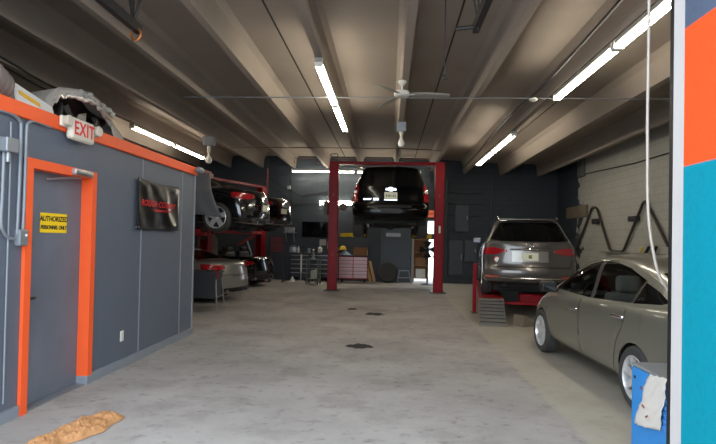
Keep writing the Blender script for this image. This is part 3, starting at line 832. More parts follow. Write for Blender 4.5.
# ---- low cars on the left, two up and two down
def sedan_rings(L, W, H, belt, deck, roof_back=-.9, roof_front=.25, tail=-1.45, cowl=.85, top=True, tumble=.72):
    h = W/2; e = L/2
    r = [
     dict(w=h*.84, yr=-e+.16, yf=e-.14, z=.20, cr=.3),
     dict(w=h*.95, yr=-e+.05, yf=e-.05, z=.28, cr=.32),
     dict(w=h*.99, yr=-e, yf=e, z=.48, cr=.38, br=.12),
     dict(w=h*1.0, yr=-e+.01, yf=e-.02, z=[(-e, .66), (e, .58)], cr=.40, br=.14),
     dict(w=h*.99, yr=-e+.05, yf=e-.10, z=[(-e, belt*.93), (0, belt*.92), (e, belt*.78)], cr=.42, br=.15, wf=.85),
     dict(w=h*.95, yr=-e+.08, yf=e-.28, z=[(-e, deck), (0, belt), (e-.3, belt*.88)], cr=.42, br=.15, wf=.85),
     dict(w=h*.90, yr=(-e+tail)/2 if top else -e+.3, yf=(e+cowl)/2, z=[(-e, deck+.01), (tail, deck+.01), (0, belt+.03), (cowl, belt+.04), (e, belt*.96)], cr=.4, wf=.9),
     dict(w=h*.87, yr=tail, yf=cowl, z=[(-e, deck+.02), (0, belt+.05), (cowl, belt+.07)], cr=.35, wf=.92),
    ]
    if top:
        m = .5
        r += [dict(w=h*(.87+tumble)/2, yr=(tail+roof_back)/2-.03, yf=(cowl+roof_front)/2, z=(belt+.05+H)/2, cr=.35, wr=.93),
              dict(w=h*tumble, yr=roof_back, yf=roof_front, z=[(roof_back, H-.05), (0, H-.03)], cr=.3, wr=.93),
              dict(w=h*tumble*.7, yr=roof_back+.2, yf=roof_front-.12, z=[(roof_back, H-.015), (0, H)], cr=.25)]
    return r
P_dkb = mat('dark blue black paint', (14, 15, 18), 0.15, coat=1.0)
P_blk = mat('black car paint', (9, 9, 10), 0.16, coat=1.0)
P_sil = mat('silver car paint', (150, 148, 142), 0.3, 0.6, coat=0.8)
def low_car(name, label, loc, rz, L, W, H, belt, deck, paint, lamp, spokes, rim, top=True, tyr=.335, rear_axle=1.05, k_mirrors=(-1, 1), **k):
    e = L/2; h = W/2
    lz0, lz1 = lamp
    tail, cowl = k.get('tail', -1.45), k.get('cowl', .85)
    rb, rf = k.get('roof_back', -.9), k.get('roof_front', .25)
    S = dict(rings=sedan_rings(L, W, H, belt, deck, top=top, **k), paint=paint, level=2, tyre=(tyr, .24, -e+rear_axle, e-.95, h-.13), arch=tyr+.05, spokes=spokes, rr=.75, rim_m=rim,
      side=([('window_glass', [(cowl-.25, belt+.08), (rf-.05, H-.11), (-.25, H-.09), (-.25, belt+.08)], M_dglass, -.004), ('window_glass', [(-.32, belt+.08), (-.32, H-.09), (rb+.10, H-.12), (tail+.45, belt+.09)], M_dglass, -.004)] if top else []) + [
            ('door_seam', [seam((.78, .3), (.82, belt)), seam((-.30, .3), (-.30, belt)), seam((.78, .27), (-.30, .27))], M_seam, -.006)],
      rear=[('tail_light', [[(-h*.97, lz0+.04), (-h*.80, lz0), (-h*.48, lz0+.05), (-h*.50, lz1-.03), (-h*.93, lz1)]], M_lamp, .006), ('tail_light', [[(h*.97, lz0+.04), (h*.80, lz0), (h*.48, lz0+.05), (h*.50, lz1-.03), (h*.93, lz1)]], M_lamp, .006),
            ('boot_seam', [seam((-h*.72, lz0-.10), (h*.72, lz0-.10), .006), seam((-h*.72, lz0-.10), (-h*.76, lz0+.03), .006), seam((h*.72, lz0-.10), (h*.76, lz0+.03), .006)], M_seam, -.008),
            ('diffuser', [(-h*.75, .24), (h*.75, .24), (h*.70, .36), (-h*.70, .36)], M_black, .0)],
      top=([('rear_screen', [(-h*.70, tail+.12), (-h*.58, rb-.08), (h*.58, rb-.08), (h*.70, tail+.12)], M_dglass, -.004), ('windscreen', [(-h*.76, cowl-.10), (-h*.64, rf+.06), (h*.64, rf+.06), (h*.76, cowl-.10)], M_dglass, -.004)] if top else []))
    car, ref, ob = make_car(name, label, 'car', loc, rz, S)
    for s in k_mirrors: mirror(car, paint, h*.93, cowl-.15, belt+.08, s)
    MB().bbox((-.5, -e+.4, .14), (.5, e-.4, .26), .03).build('chassis', M_under, car)
    b = MB()
    for s in (-.45, .45): b.tube([(s, -e+.02, .28), (s, -e+.35, .28)], .045, 12)
    b.build('exhaust_tips', M_chrome, car, smooth=True)
    return car, ref, ob
def along(rx, ry, th, L):  # centre of a car whose tail is at rx, ry
    return (rx - math.sin(th)*L/2, ry + math.cos(th)*L/2)
TH_A, TH_B, TH_C, TH_D = R(83), R(70), R(74), R(66)
cA = along(-3.0, 12.7, TH_A, 4.9)
carA, ref, ob = low_car('sedan_car', 'black sedan raised on a lift, with a grey dust sheet over its side', (*cA, 1.70), TH_A, 4.9, 1.86, 1.44, .95, 1.02, P_dkb, (.76, .93), 5, M_alloy, tyr=.345, rear_axle=.86, k_mirrors=(1,))
yy = skin_y(ref, 0, .62).y
plate(carA, (0, yy - .012, .60), .31, .155, True)
b = MB().tube(smooth_path([(-.70, skin_y(ref, .70, .97).y - .005, .975), (0, skin_y(ref, 0, .97).y - .015, .985), (.70, skin_y(ref, .70, .97).y - .005, .975)], 4), .016)
b.tube(smooth_path([(-.80, skin_y(ref, .80, .52).y - .008, .53), (0, skin_y(ref, 0, .5).y - .012, .49), (.80, skin_y(ref, .80, .52).y - .008, .53)], 4), .014)
b.build('chrome_garnish', M_chrome, carA, smooth=True); ref.free()
cB = along(-3.18, 15.9, TH_B, 4.8)
carB, ref, ob = low_car('sedan_car', 'black sedan raised on a lift behind the nearer raised sedan on the left', (*cB, 1.78), TH_B, 4.8, 1.86, 1.42, .93, 1.04, P_blk, (.76, .92), 5, M_dalloy)
yy = skin_y(ref, 0, .6).y
plate(carB, (0, yy - .012, .62), .31, .155, True); ref.free()
cC = along(-3.68, 12.95, TH_C, 4.3)
carC, ref, ob = low_car('coupe_car', 'silver coupe with red tail light parked under the raised sedan', (*cC, 0), TH_C, 4.3, 1.82, 1.32, .90, 1.0, P_sil, (.78, .94), 5, M_alloy, roof_back=-.75, tail=-1.5)
yy = skin_y(ref, 0, .6).y
b = MB().tube(smooth_path([(-.75, skin_y(ref, .75, .66).y - .005, .66), (0, skin_y(ref, 0, .66).y - .01, .64), (.75, skin_y(ref, .75, .66).y - .005, .66)], 4), .014)
b.build('chrome_garnish', M_chrome, carC, smooth=True); ref.free()
cD = along(-4.05, 17.1, TH_D, 4.5)
carD, ref, ob = low_car('convertible_car', 'black convertible with its roof down parked behind the silver coupe', (*cD, 0), TH_D, 4.6, 1.88, 1.2, .90, .98, P_blk, (.70, .86), 7, M_dalloy, top=False, tail=-1.3)
b = MB().bbox((-.68, -1.15, .90), (.68, .55, .985), .05); b.build('cockpit', mat('dark upholstery', (34, 32, 32), .7), carD)
for sx in (-.36, .36):
    for y0 in (-.05, -.85):
        b = MB().bbox((sx - .25, y0 - .30, .6), (sx + .25, y0 - .12, 1.12), .06, 3).bbox((sx - .13, y0 - .29, 1.12), (sx + .13, y0 - .17, 1.27), .04, 3)
        b.build('seat', mat('black leather', (30, 29, 29), .5), carD, smooth=True)
b = MB().tube(smooth_path([(-.78, .86, .95), (-.70, .55, 1.18), (-.55, .42, 1.30), (0, .36, 1.32), (.55, .42, 1.30), (.70, .55, 1.18), (.78, .86, .95)], 5), .022)
b.build('windscreen_frame', M_black, carD, smooth=True)
MB().prism([(-.02, -.03), (.02, -.03), (.045, .03), (0, .045), (-.045, .03)], 'Y', -.006, .004).build('badge', M_chrome, carD).location = (0, skin_y(ref, 0, .88).y - .006, .88)
ref.free()
# ------------------------------------------------------------------ fluorescent lights
def stem_z(x):
    return min(STEMS, key=lambda s: abs(s[0] - x))[1]
L8 = 2.42
fl = thing('fluorescent_light', 'x', 'ceiling light')
b = MB().bbox((-.055, -L8/2, -.075), (.055, L8/2, -.012), .006); b.box((-.03, -L8/2 + .3, -.02), (.03, -L8/2 + .4, -.003)).box((-.03, L8/2 - .4, -.02), (.03, L8/2 - .3, -.003))
b.build('housing', mat('light housing', (150, 147, 140), .5), fl)
for s in (-1, 1):
    MB().tube([(s*.046, -L8/2 + .05, -.11), (s*.046, L8/2 - .05, -.11)], .0135, 10).build('tube', M_tube, fl, smooth=True)
for s in (-1, 1): MB().box((-.06, s*(L8/2 - .03) - .02, -.135), (.06, s*(L8/2 - .03) + .02, -.02)).build('end_cap', M_white, fl)
lights = [
 (-1.10, 9.02, 0, 'nearer half of the fluorescent strip on the ceiling left of the fan', 0),
 (-1.10, 11.50, 0, 'farther half of the fluorescent strip on the ceiling left of the fan', 0),
 (2.82, 5.58, 0, 'nearest fluorescent strip at upper right, running behind the hanging cord', 0),
 (2.82, 8.02, 0, 'fluorescent strip at upper right, second from the door', 0),
 (2.82, 13.5, 0, 'nearer half of the distant fluorescent strip above the grey crossover', 0),
 (2.82, 16.0, 0, 'farther half of the distant fluorescent strip above the grey crossover', 0),
 (-6.24, 13.6, 0, 'nearer half of the fluorescent strip above the orange-topped office box', 0),
 (-6.24, 16.1, 0, 'farther half of the fluorescent strip above the orange-topped office box', 0),
 (-2.5, 19.75, 1, 'crosswise fluorescent strip by the back wall, left of the red lift post', -0.02),
 (-0.05, 19.75, 1, 'crosswise fluorescent strip by the back wall, mostly hidden behind the raised black SUV', -0.02),
]
for i, (x, y, cr, lab, dz) in enumerate(lights):
    o = fl if i == 0 else copy_tree(fl)
    z = stem_z(x) - .004 if not cr else 4.24
    o.location = (x, y, z + dz); o.rotation_euler.z = PI/2 if cr else 0
    o['label'] = lab; o['group'] = 'fluorescent ceiling lights'
    if cr:
        b = MB()
        for q in (-.9, .9): b.tube([(0, q, -.02), (0, q, .09)], .006)
        b.build('hanger', M_dsteel, o)
wl = thing('wall_light', 'bright short fluorescent light on the back wall above the television', 'wall light', (-2.07, YB, 2.98))
MB().bbox((-.62, -.06, -.08), (.62, 0, .08), .01).build('housing', M_white, wl)
for z in (-.045, .045): MB().tube([(-.6, -.085, z), (.6, -.085, z)], .022, 10).build('tube', M_tube, wl, smooth=True)

# ------------------------------------------------------------------ ceiling fan and pendant bulb
fy = 9.0
fan = thing('ceiling_fan', 'white three-blade ceiling fan under the middle concrete rib', 'ceiling fan', (0.175, fy, 4.315))
MB().lathe([(.065, 0), (.075, -.03), (.03, -.09), (.012, -.10)], 20).build('canopy', M_white, fan, smooth=True)
MB().tube([(0, 0, -.08), (0, 0, -.26)], .014, 10).build('downrod', M_white, fan, smooth=True)
MB().lathe([(.02, -.17), (.12, -.185), (.135, -.21), (.135, -.25), (.11, -.275), (0, -.28)], 24).build('motor', M_white, fan, smooth=True)
M_blade = mat('fan blade', (158, 152, 144), .5)
for a in (-4, 118, 238):
    def bl(u, v, a=a):
        r = .16 + .64*u; w = (.08 + .05*math.sin(PI*min(1, u*1.1))) * (1 if u < .98 else .85)
        x, y, z = r, (v - .5)*2*w*.75, -.245 - (v - .5)*.035 - .03*u
        ca, sa = math.cos(R(a)), math.sin(R(a))
        return (x*ca - y*sa, x*sa + y*ca, z)
    bo = MB().grid(bl, 10, 3).build('blade', M_blade, fan, smooth=True, solid=.006)
    ca, sa = math.cos(R(a)), math.sin(R(a))
    MB().bar((.11*ca, .11*sa, -.24), (.22*ca, .22*sa, -.245), .05, .008).build('blade_iron', M_white, bo)
jb = thing('pendant_bulb', 'clear bulb hanging from a metal box below the middle concrete rib', 'pendant light', (0.24, 12.2, 4.315))
MB().bbox((-.11, -.08, -.22), (.11, .08, 0), .01).build('box', M_galv, jb)
MB().lathe([(.05, -.22), (.05, -.26), (.03, -.30), (.03, -.36)], 14).build('socket', M_offwhite, jb, smooth=True)
MB().lathe([(.03, -.36), (.045, -.40), (.075, -.46), (.08, -.50), (.055, -.56), (0, -.575)], 18).build('bulb', M_bulb, jb, smooth=True)
jb2 = thing('pendant_bulb', 'clear bulb hanging at the far end of the fluorescent strip above the office box', 'pendant light', (-4.96, 14.2, 4.315))
MB().bbox((-.14, -.1, -.24), (.14, .1, 0), .01).build('box', M_galv, jb2)
MB().lathe([(.05, -.24), (.05, -.40), (.03, -.44), (.03, -.5)], 14).build('socket', M_offwhite, jb2, smooth=True)
MB().lathe([(.03, -.5), (.06, -.54), (.09, -.60), (.095, -.64), (.06, -.71), (0, -.725)], 18).build('bulb', M_bulb, jb2, smooth=True)

# conduit crossing below the ribs, cables, pipes
def cable(name, label, cat, pts, r, m, group=None, n=6):
    return tag(MB().tube(smooth_path(pts, n), r, 6).build(name, m, smooth=True), label, cat, group)
cp = []
for x, z in STEMS:
    if x > -4.9: cp.append((x, 9.25, 4.088))
cable('conduit', 'thin conduit crossing the whole ceiling below the concrete ribs in front of the fan', 'conduit', cp, .011, M_galv, n=2)
tag(MB().lathe([(.07, 0), (.07, -.025), (.04, -.05), (0, -.055)], 18, 'Z', (2.44, 9.25, 4.085)).build('ceiling_disc', M_white, smooth=True), 'small white disc on the conduit beside the black cable', 'ceiling fitting')
cable('black_cable', 'thick sagging black cable running along the ceiling left of the right-hand lights', 'cable',
      [(2.52, YF + .1, 4.45), (2.52, 5.0, 4.36), (2.50, 7.0, 4.25), (2.55, 9.2, 4.25), (2.50, 11, 4.28), (2.48, 13.4, 4.22), (2.45, 15.0, 4.10), (2.45, 17.0, 4.08), (2.45, 19.8, 4.05)], .022, M_black)
for i, (xa, xb) in enumerate(((-3.62, -2.5), (-2.32, -1.2), (-1.0, .13), (.33, 1.48))):
    z0 = 4.33; z1 = 4.54
    tag(MB().tube([(xa + .12, 19.2, z0), (xa + .12, 19.2, z1), (xb - .12, 19.2, z1), (xb - .12, 19.2, z0)], .018, 8).build('sprinkler_pipe', mat('red brown pipe', (122, 70, 52), .6), smooth=True),
        'red-brown pipe loop between two ceiling ribs at the back, ' + ('leftmost', 'second from left', 'second from right', 'rightmost')[i] + ' of the four', 'pipe', 'pipe loops at the back of the ceiling')
cable('conduit', 'thin dark conduit crossing the ceiling above the red lift posts', 'conduit', [(-4.8, 15.6, 4.29), (-2.2, 15.6, 4.295), (.25, 15.6, 4.295), (1.5, 15.6, 4.245)], .012, mat('brown pipe', (98, 72, 58), .6), n=2)

# overhead door tracks
def door_track(x, lab, ring):
    t = thing('overhead_track', lab, 'door track', (x, 0, 3.84))
    MB().box((-.035, YF + .02, -.05), (.03, 5.60, .05)).build('rail', M_dsteel, t)
    b = MB().bar((0, 5.46, 0), (-.16, 5.46, .92), .04, .012).bar((0, 5.46, 0), (.22, 5.46, .92), .04, .012).bar((0, 5.44, -.08), (0, 5.44, .25), .045, .014)
    b.build('strut', M_dsteel, t)
    if ring:
        MB().tube([(0, 5.52 + .0*k, -.13 + .0) if False else (.055*math.cos(2*PI*k/18), 5.52, -.08 + .065*math.sin(2*PI*k/18)) for k in range(18)], .014, 8, closed=True).build('ring', mat('copper ring', (176, 108, 58), .4, .7), t, smooth=True)
    else:
        MB().tube([(-.03, 5.5, -.02), (-.22, 5.5, -.04)], .022, 8).build('roller', M_dsteel, t, smooth=True)
    return t
door_track(-2.76, 'dark overhead door track at upper left ending in a copper ring', True)
door_track(.87, 'dark overhead door track with V strut at the top right of the fan', False)
hk = tag(MB().tube(smooth_path([(.62, 6.3, 4.735), (.62, 6.3, 4.0), (.62, 6.3, 3.58)], 3), .006).tube([(.62 + .03*math.cos(2*PI*k/12), 6.3, 3.55 + .03*math.sin(2*PI*k/12)) for k in range(12)], .008, 6, closed=True).build('pull_chain', M_dsteel, smooth=True), 'thin pull chain hanging from the ceiling right of the fan', 'chain')

# pale hanging cord at the right jamb
xc = atY(648, 100, 3.35).x
cable('pull_rope', 'pale beige cord hanging in front of the right-hand light beside the white jamb', 'cord',
      [(xc, 3.35, 4.40), (xc, 3.35, 3.0), (xc - .002, 3.35, 2.4)] + [atY(px, py, 3.35) for px, py in ((647.5, 150), (647.5, 190), (649, 222), (653, 250), (659, 275), (668, 290))], .0085, mat('pale rope', (172, 162, 152), .7))

# ------------------------------------------------------------------ fittings on the office box
def wallpt(px, py, off=0.0): 
    p = atX(px, py, XO + off); return p
M_cond = mat('painted conduit', (128, 133, 140), .5, .2)
def conduit(pts, lab, r=.014, off=.02):
    return cable('conduit', lab, 'conduit', [wallpt(px, py, off) for px, py in pts], r, M_cond)
conduit([(17, 234), (19, 190), (21, 130), (19.5, 121), (15, 116), (8, 112.5), (-6, 109)], 'grey conduit rising left of the door and bending left along the orange band')
conduit([(22.5, 234), (24.5, 190), (26.5, 132), (28, 124), (33, 121), (40, 123), (51, 127)], 'grey conduit rising left of the door and bending right to the exit sign')
conduit([(4, 150), (2.5, 190), (1, 222), (4, 233), (9, 238), (14, 239)], 'grey conduit curving from the upper grey box into the small box beside the door')
conduit([(11, 122), (9.5, 190), (6, 300), (3, 404)], 'thin grey conduit running down the wall to the floor at the left edge', .008, .012)
eb = thing('electrical_box', 'small grey junction box on the wall left of the orange door frame', 'electrical box', wallpt(18.5, 237.5))
MB().bbox((0, -.055, -.07), (.05, .055, .07), .006).build('box', M_cond, eb)
MB().bbox((.05, -.048, -.062), (.054, .048, .062), .001).build('cover', M_galv, eb)
MB().lathe([(.012, .054), (.012, .062), (0, .063)], 10, 'X', (0, .02, .02)).build('switch', M_white, eb)
eb = thing('electrical_box', 'grey electrical box high on the wall at the left edge of the picture', 'electrical box', wallpt(3.0, 145))
MB().bbox((0, -.07, -.06), (.09, .07, .06), .008).build('box', M_galv, eb)
MB().lathe([(.02, 0), (.02, -.09)], 12, 'Z', (.045, 0, -.05)).build('connector', M_galv, eb, smooth=True)
ol = thing('wall_outlet', 'white wall outlet low on the grey office wall', 'outlet', wallpt(121.5, 336))
MB().bbox((0, -.038, -.062), (.008, .038, .062), .003).build('cover_plate', M_white, ol)
for z in (-.022, .022): MB().cbox((.009, 0, z), (.004, .026, .028)).build('socket', M_offwhite, ol)

ex = thing('exit_sign', 'white EXIT sign with red letters and two emergency lamps above the office door', 'exit sign', (XO + .04, 5.16, 2.635))
MB().bbox((0, -.20, -.11), (.075, .20, .11), .03, 3).build('sign_box', M_offwhite, ex, smooth=True)
text_part('lettering', 'EXIT', .185, mat('exit red', (214, 28, 44), .5), ex, frame_M((.0775, .0, 0), (0, 1, 0), (0, 0, 1)), .002, 0, .003, .86, 1.1)
for s in (-1, 1):
    b = MB().bbox((-.0, s*.25 - .06, -.01), (.04, s*.25 + .06, .10), .02)
    h = b.build('lamp_base', M_offwhite, ex, smooth=True)
    MB().lathe([(.03, .03), (.05, .045), (.055, .085), (.045, .095), (0, .09)], 18, 'X', (0, s*.26, .05)).build('emergency_lamp', mat('lamp head', (196, 186, 170), .4), h, smooth=True)

# banner
bn = thing('banner', 'black vinyl banner with red lettering hung on the grey office wall', 'banner', (XO + .03, 7.14, 2.0))
def bf(u, v):
    y = (u - .5)*1.30; z = (v - .5)*.66
    d = .010*math.sin(9*(u - .75*v) + .6)*(.3 + u) + .006*math.sin(17*(u + .35*v)) + .014*math.exp(-((u - .35 - .5*(1 - v))/.10)**2) + .008*math.exp(-((u - .75 + .15*v)/.05)**2)
    edge = min(u, 1-u, v, 1-v)
    z -= .03*math.sin(PI*u)*v*v
    return (d*min(1, edge*9 + .15) + .01, y, z)
MB().grid(bf, 48, 30).build('sheet', mat('black vinyl', (16, 16, 17), .28), bn, smooth=True, solid=.004)
M_bred = mat('banner red', (206, 30, 40), .5)
def banner_text(s, size, y0, z0, bold, shear, sx):
    o = text_part('lettering', s, size, M_bred, bn, frame_M((0, y0, z0), (0, 1, 0), (0, 0, 1)), .0015, shear, bold, sx, 1.14)
    for v in o.data.vertices:
        u, w = v.co.y/1.30 + .5, v.co.z/.66 + .5
        v.co.x += bf(min(max(u, 0), 1), min(max(w, 0), 1))[0] + .022
    return o
banner_text('ROUGH COUNTRY', .112, -.05, .015, .001, .22, 1.0)
banner_text('SUSPENSION SYSTEMS', .044, .0, -.065, .0, .25, 1.1)
for sy in (-1, 1):
    for sz in (-1, 1): MB().lathe([(.012, -.028), (.012, .02), (0, .021)], 10, 'X', (0, sy*.62, sz*.30)).build('grommet', M_steel, bn)

# floodlight at the far end of the orange band
fl2 = thing('floodlight', 'small grey floodlight at the far end of the orange band', 'floodlight', (XO + .03, YO - .08, 2.66))
MB().tube([(0, 0, 0), (.06, .03, .03)], .02).lathe([(.03, -.10), (.045, -.08), (.05, .06), (.04, .10), (0, .10)], 18, 'Y', (.07, .03, .02)).build('lamp_head', M_cond, fl2, smooth=True)

# things lying on the office roof: bumper skin, white panel, ribbed boot
RZ = 2.62
bp = thing('car_bumper', 'torn silver-edged car bumper skin lying on top of the office box above the exit sign', 'car part', (XO - .10, 5.50, RZ + .015))
M_skin = mat('dusty grey plastic skin', (158, 150, 140), .5, var=.1)
def arch(t):      # outline of the upturned skin: two arches, seen from the shop
    return .02 + .47*min(1, (1.05 - abs(2*t - 1))*2.6)**.6*(.86 + .14*math.cos(2*PI*(t - .38)))
def bump(u, v):
    y = -.62 + 1.55*u
    h = arch(u)
    a = PI*.5*v
    return (-.02 - .06*math.sin(3*PI*u) - .62*math.sin(a)**1.3, y + .10*v, max(.004, h*(.55 + .45*math.cos(a)) + .012*math.sin(21*u)))
MB().grid(bump, 44, 12).build('skin', M_skin, bp, smooth=True, solid=.008)
def lip(u, v):
    y = -.62 + 1.55*u; h = arch(u)
    w = .10 + (.26 if u > .82 else 0)*min(1, (u - .82)*8)
    return (-.02 - .06*math.sin(3*PI*u) + .02*v, y, max(.004, h - w*v))
MB().grid(lip, 44, 3).build('lip', M_skin, bp, smooth=True, solid=.008)
def mouth(u, v):
    y = -.58 + 1.24*u
    return (-.10 - .14*math.sin(PI*v) - .05*math.sin(2*PI*u)**2, y, .0 + max(.02, arch(.03 + .80*u) - .05)*v)
MB().grid(mouth, 28, 8).build('grille_opening', mat('deep black plastic', (12, 12, 13), .35), bp, smooth=True, solid=.01)
rnd = random.Random(3)
rim = [(.0 - .06*math.sin(3*PI*u), -.60 + 1.28*(u - .02)/.80*.98, max(.035, arch(u) - .09 + rnd.uniform(-.02, .02))) for u in [.02 + .80*i/34 for i in range(35)]]
MB().tube(rim, [.012 + rnd.uniform(0, .020) for _ in rim], 7).build('torn_rim', mat('crinkled foil', (206, 202, 196), .25, .6), bp, smooth=True)
hl = [(.015 + .012*math.sin(9*i), -.10 + .055*i, arch(.34 + .032*i) - .02 + rnd.uniform(-.02, .02)) for i in range(13)]
MB().tube(smooth_path(hl, 3), .034, 8).build('silver_bracket', mat('silver plastic', (178, 174, 168), .35, .4, var=.2, scale=20), bp, smooth=True, ang=20)
for yy, q in ((-.35, .3), (-.02, -.4), (.25, .5), (.48, -.3)):
    MB().bar((-.06, yy, .06), (-.10, yy + q*.4, .30), .02, .07).build('rib', M_black, bp)
MB().prism([(-.10, .10), (.0, .25), (.14, .30), (.12, .16)], 'X', -.07, -.055).build('reflector', mat('dull lens', (92, 88, 84), .3), bp)
wp = thing('white_panel', 'white panel with a yellow stripe leaning on top of the office box', 'panel', (XO - .06, 4.66, RZ + .10))
Mr = Euler((R(-14), R(-24), R(0))).to_matrix().to_4x4()
MB().cbox((0, 0.02, 0.07), (.012, .50, .24), Mr).build('sheet', mat('white sheet', (214, 212, 208), .35), wp)
MB().cbox((.008, -.05, .10), (.004, .26, .05), Mr).build('stripe', mat('yellow stripe', (226, 176, 56), .5), wp)
gp = thing('grey_panel', 'dull grey sheet panel leaning behind the white panel on the office box', 'car part', (XO - .38, 4.55, RZ))
Mg = Euler((R(-5), R(-20), R(4))).to_matrix().to_4x4()
MB().prism([(-.45, .0), (.48, .0), (.40, .40), (-.30, .50)], 'X', -.008, .008).build('sheet', mat('dull grey primer', (146, 138, 128), .55, var=.06), gp).rotation_euler = (0, R(-16), R(3))
bt = thing('ribbed_boot', 'grey-brown ribbed rubber duct on the office box at the left edge', 'duct', (XO - .16, 4.07, RZ))
pr_ = []
for i in range(26):
    t_ = i/25
    pr_.append((.17 + .016*math.sin(i*2.2) - .04*t_*t_, -.36 + .70*t_))
ob_ = MB().lathe([(0, -.36)] + pr_ + [(.10, .345), (.09, .30), (0, .29)], 24, 'Y').build('duct', mat('grey brown rubber', (122, 110, 104), .7), bt, smooth=True, ang=80)
ob_.location = (0, 0, .29); ob_.rotation_euler = (R(-8), 0, R(8))
MB().bbox((-.16, -.25, 0), (.14, .25, .10), .03).build('cradle', M_dsteel, bt)
for i, dz in enumerate((0, .035)):
    cable('hose', ('upper', 'lower')[i] + ' of two dark hoses running over the parts on the office box', 'hose',
      [(XO - .52 - dz*2, YF + .05, RZ + .72 - dz), (XO - .52 - dz*2, 4.6, RZ + .66 - dz), (XO - .52 - dz*2, 5.4, RZ + .60 - dz), (XO - .50 - dz*2, 6.2, RZ + .55 - dz), (XO - .52 - dz*2, 6.7, RZ + .34 - dz), (XO - .60 - dz*2, 7.05, RZ + .06), (XO - .66 - dz*2, 7.4, RZ + .018), (XO - .8 - dz*2, 8.2, RZ + .018)], .012, M_black, 'dark hoses on the office box')

# crumpled kraft paper on the floor
pa, pb = atZ(112, 418, 0), atZ(24, 456, 0)
kp = pa - pb; ang = math.atan2(kp.y, kp.x)
def kraft(u, v):
    L = kp.length*1.06
    x = u*L; w = .17*(1 - .55*abs(u - .55)**1.2) + .05*noise.noise((u*6, 0, 3.1))
    if u > .8: w *= .9 - .3*(u - .8)*4
    y = (v - .5)*2*w + .05*noise.noise((u*5, 1, 7))
    n = .5 + .5*noise.noise((x*7, y*9, 1.7)) + .35*noise.noise((x*19, y*24, 4.2)) + .2*noise.noise((x*44, y*50, 9))
    edge = min(1, min(u, 1-u)*14, min(v, 1-v)*6)
    return (x, y, .006 + max(0, n)*.058*edge + .02*edge)
o = MB().grid(kraft, 80, 34).build('crumpled_paper', M_kraft, smooth=False, solid=.002)
o.location = (pb.x, pb.y, 0); o.rotation_euler.z = ang
tag(o, 'crumpled strip of brown kraft paper on the concrete floor at lower left', 'paper')
# ------------------------------------------------------------------ lifts
LY = 16.5
lift = thing('two_post_lift', 'red two-post car lift with an overhead beam holding up the black SUV', 'car lift', (0, LY, 0))
xl, xr = -1.74, 1.53
for s, x in ((-1, xl), (1, xr)):
    ty = LY
    b = MB()
    w, d = .135, .13                                   # C-section column, open side inward
    b.box((x - w, -d, .02), (x + w, -d + .025, 4.02)).box((x - w, d - .025, .02), (x + w, d, 4.02))
    b.box((x + s*w - .0125, -d, .02), (x + s*w + .0125, d, 4.02)).box((x - s*w - .006, -d, .02), (x - s*w + .006, -d + .07, 4.02)).box((x - s*w - .006, d - .07, .02), (x - s*w + .006, d, 4.02))
    po = b.build('post', M_red, lift)
    MB().bbox((x - .24, -.24, 0), (x + .24, .24, .022), .004).build('base_plate', M_dsteel, po)
    for a in (-1, 1):
        for c in (-1, 1): MB().lathe([(.02, .022), (.02, .045), (0, .046)], 8, 'Z', (x + a*.2, c*.2, 0)).build('bolt', M_steel, po)
    cz = 1.62
    b = MB().bbox((x - .13, -.10, cz), (x + .13, .10, cz + .55), .01).bbox((x - s*.24 - .1, -.12, cz + .02), (x - s*.24 + .1, .12, cz + .20), .01)
    b.build('carriage', M_dsteel, lift)
    for ay in (-.85, .70):
        tip = Vector((-s*-.78, ay, cz + .12)); root = Vector((x - s*.26, ay*.08, cz + .11))
        mid = root.lerp(tip, .55)
        b = MB().bar(root, mid, .12, .11).bar(root.lerp(tip, .4), tip, .09, .08)
        ar = b.build('lift_arm', M_redp if False else mat('yellow lift arm', (206, 170, 36), .5, var=.15), lift)
        MB().lathe([(.03, .0), (.03, .15), (.075, .16), (.075, .20), (0, .20)], 16, 'Z', tuple(tip)).build('lift_pad', M_rubber, ar, smooth=True)
    for k in range(6):
        MB().cbox((x, -d - .004, .5 + .62*k), (.05, .008, .09)).build('slot_plate', M_redp, po) if k in (1, 4) else None
MB().bbox((xl - .15, -.08, 3.93), (xr + .15, .08, 4.03), .008).build('overhead_beam', M_red, lift)
MB().tube([(xl + .18, -.10, 3.88), (xr - .18, -.10, 3.88)], .018, 8).build('sensor_bar', M_steel, lift, smooth=True)
b = MB().tube(smooth_path([(xl + .02, -.12, 4.04), (xl - .12, -.12, 4.22), (xl + .1, -.12, 4.24), (xl + .06, -.12, 4.03)], 5), .012); b.build('hydraulic_hose', M_black, lift, smooth=True)
b = MB().lathe([(.08, -.12), (.12, -.10), (.13, 0), (.12, .12), (.08, .14), (0, .14)], 18, 'Y', (xl + .30, -.02, 2.60)).lathe([(.07, 2.45), (.08, 2.48), (.08, 2.85), (.05, 2.88), (0, 2.88)], 18, 'Z', (xl - .24, -.02, -.1))
b.bbox((xl - .3, -.06, 2.5), (xl + .3, .04, 2.56), .01)
b.build('power_unit', mat('motor grey', (96, 84, 72), .5), lift, smooth=True)
MB().cbox((xr + .02, -.137, 1.95), (.06, .006, .22)).build('warning_label', M_white, lift)

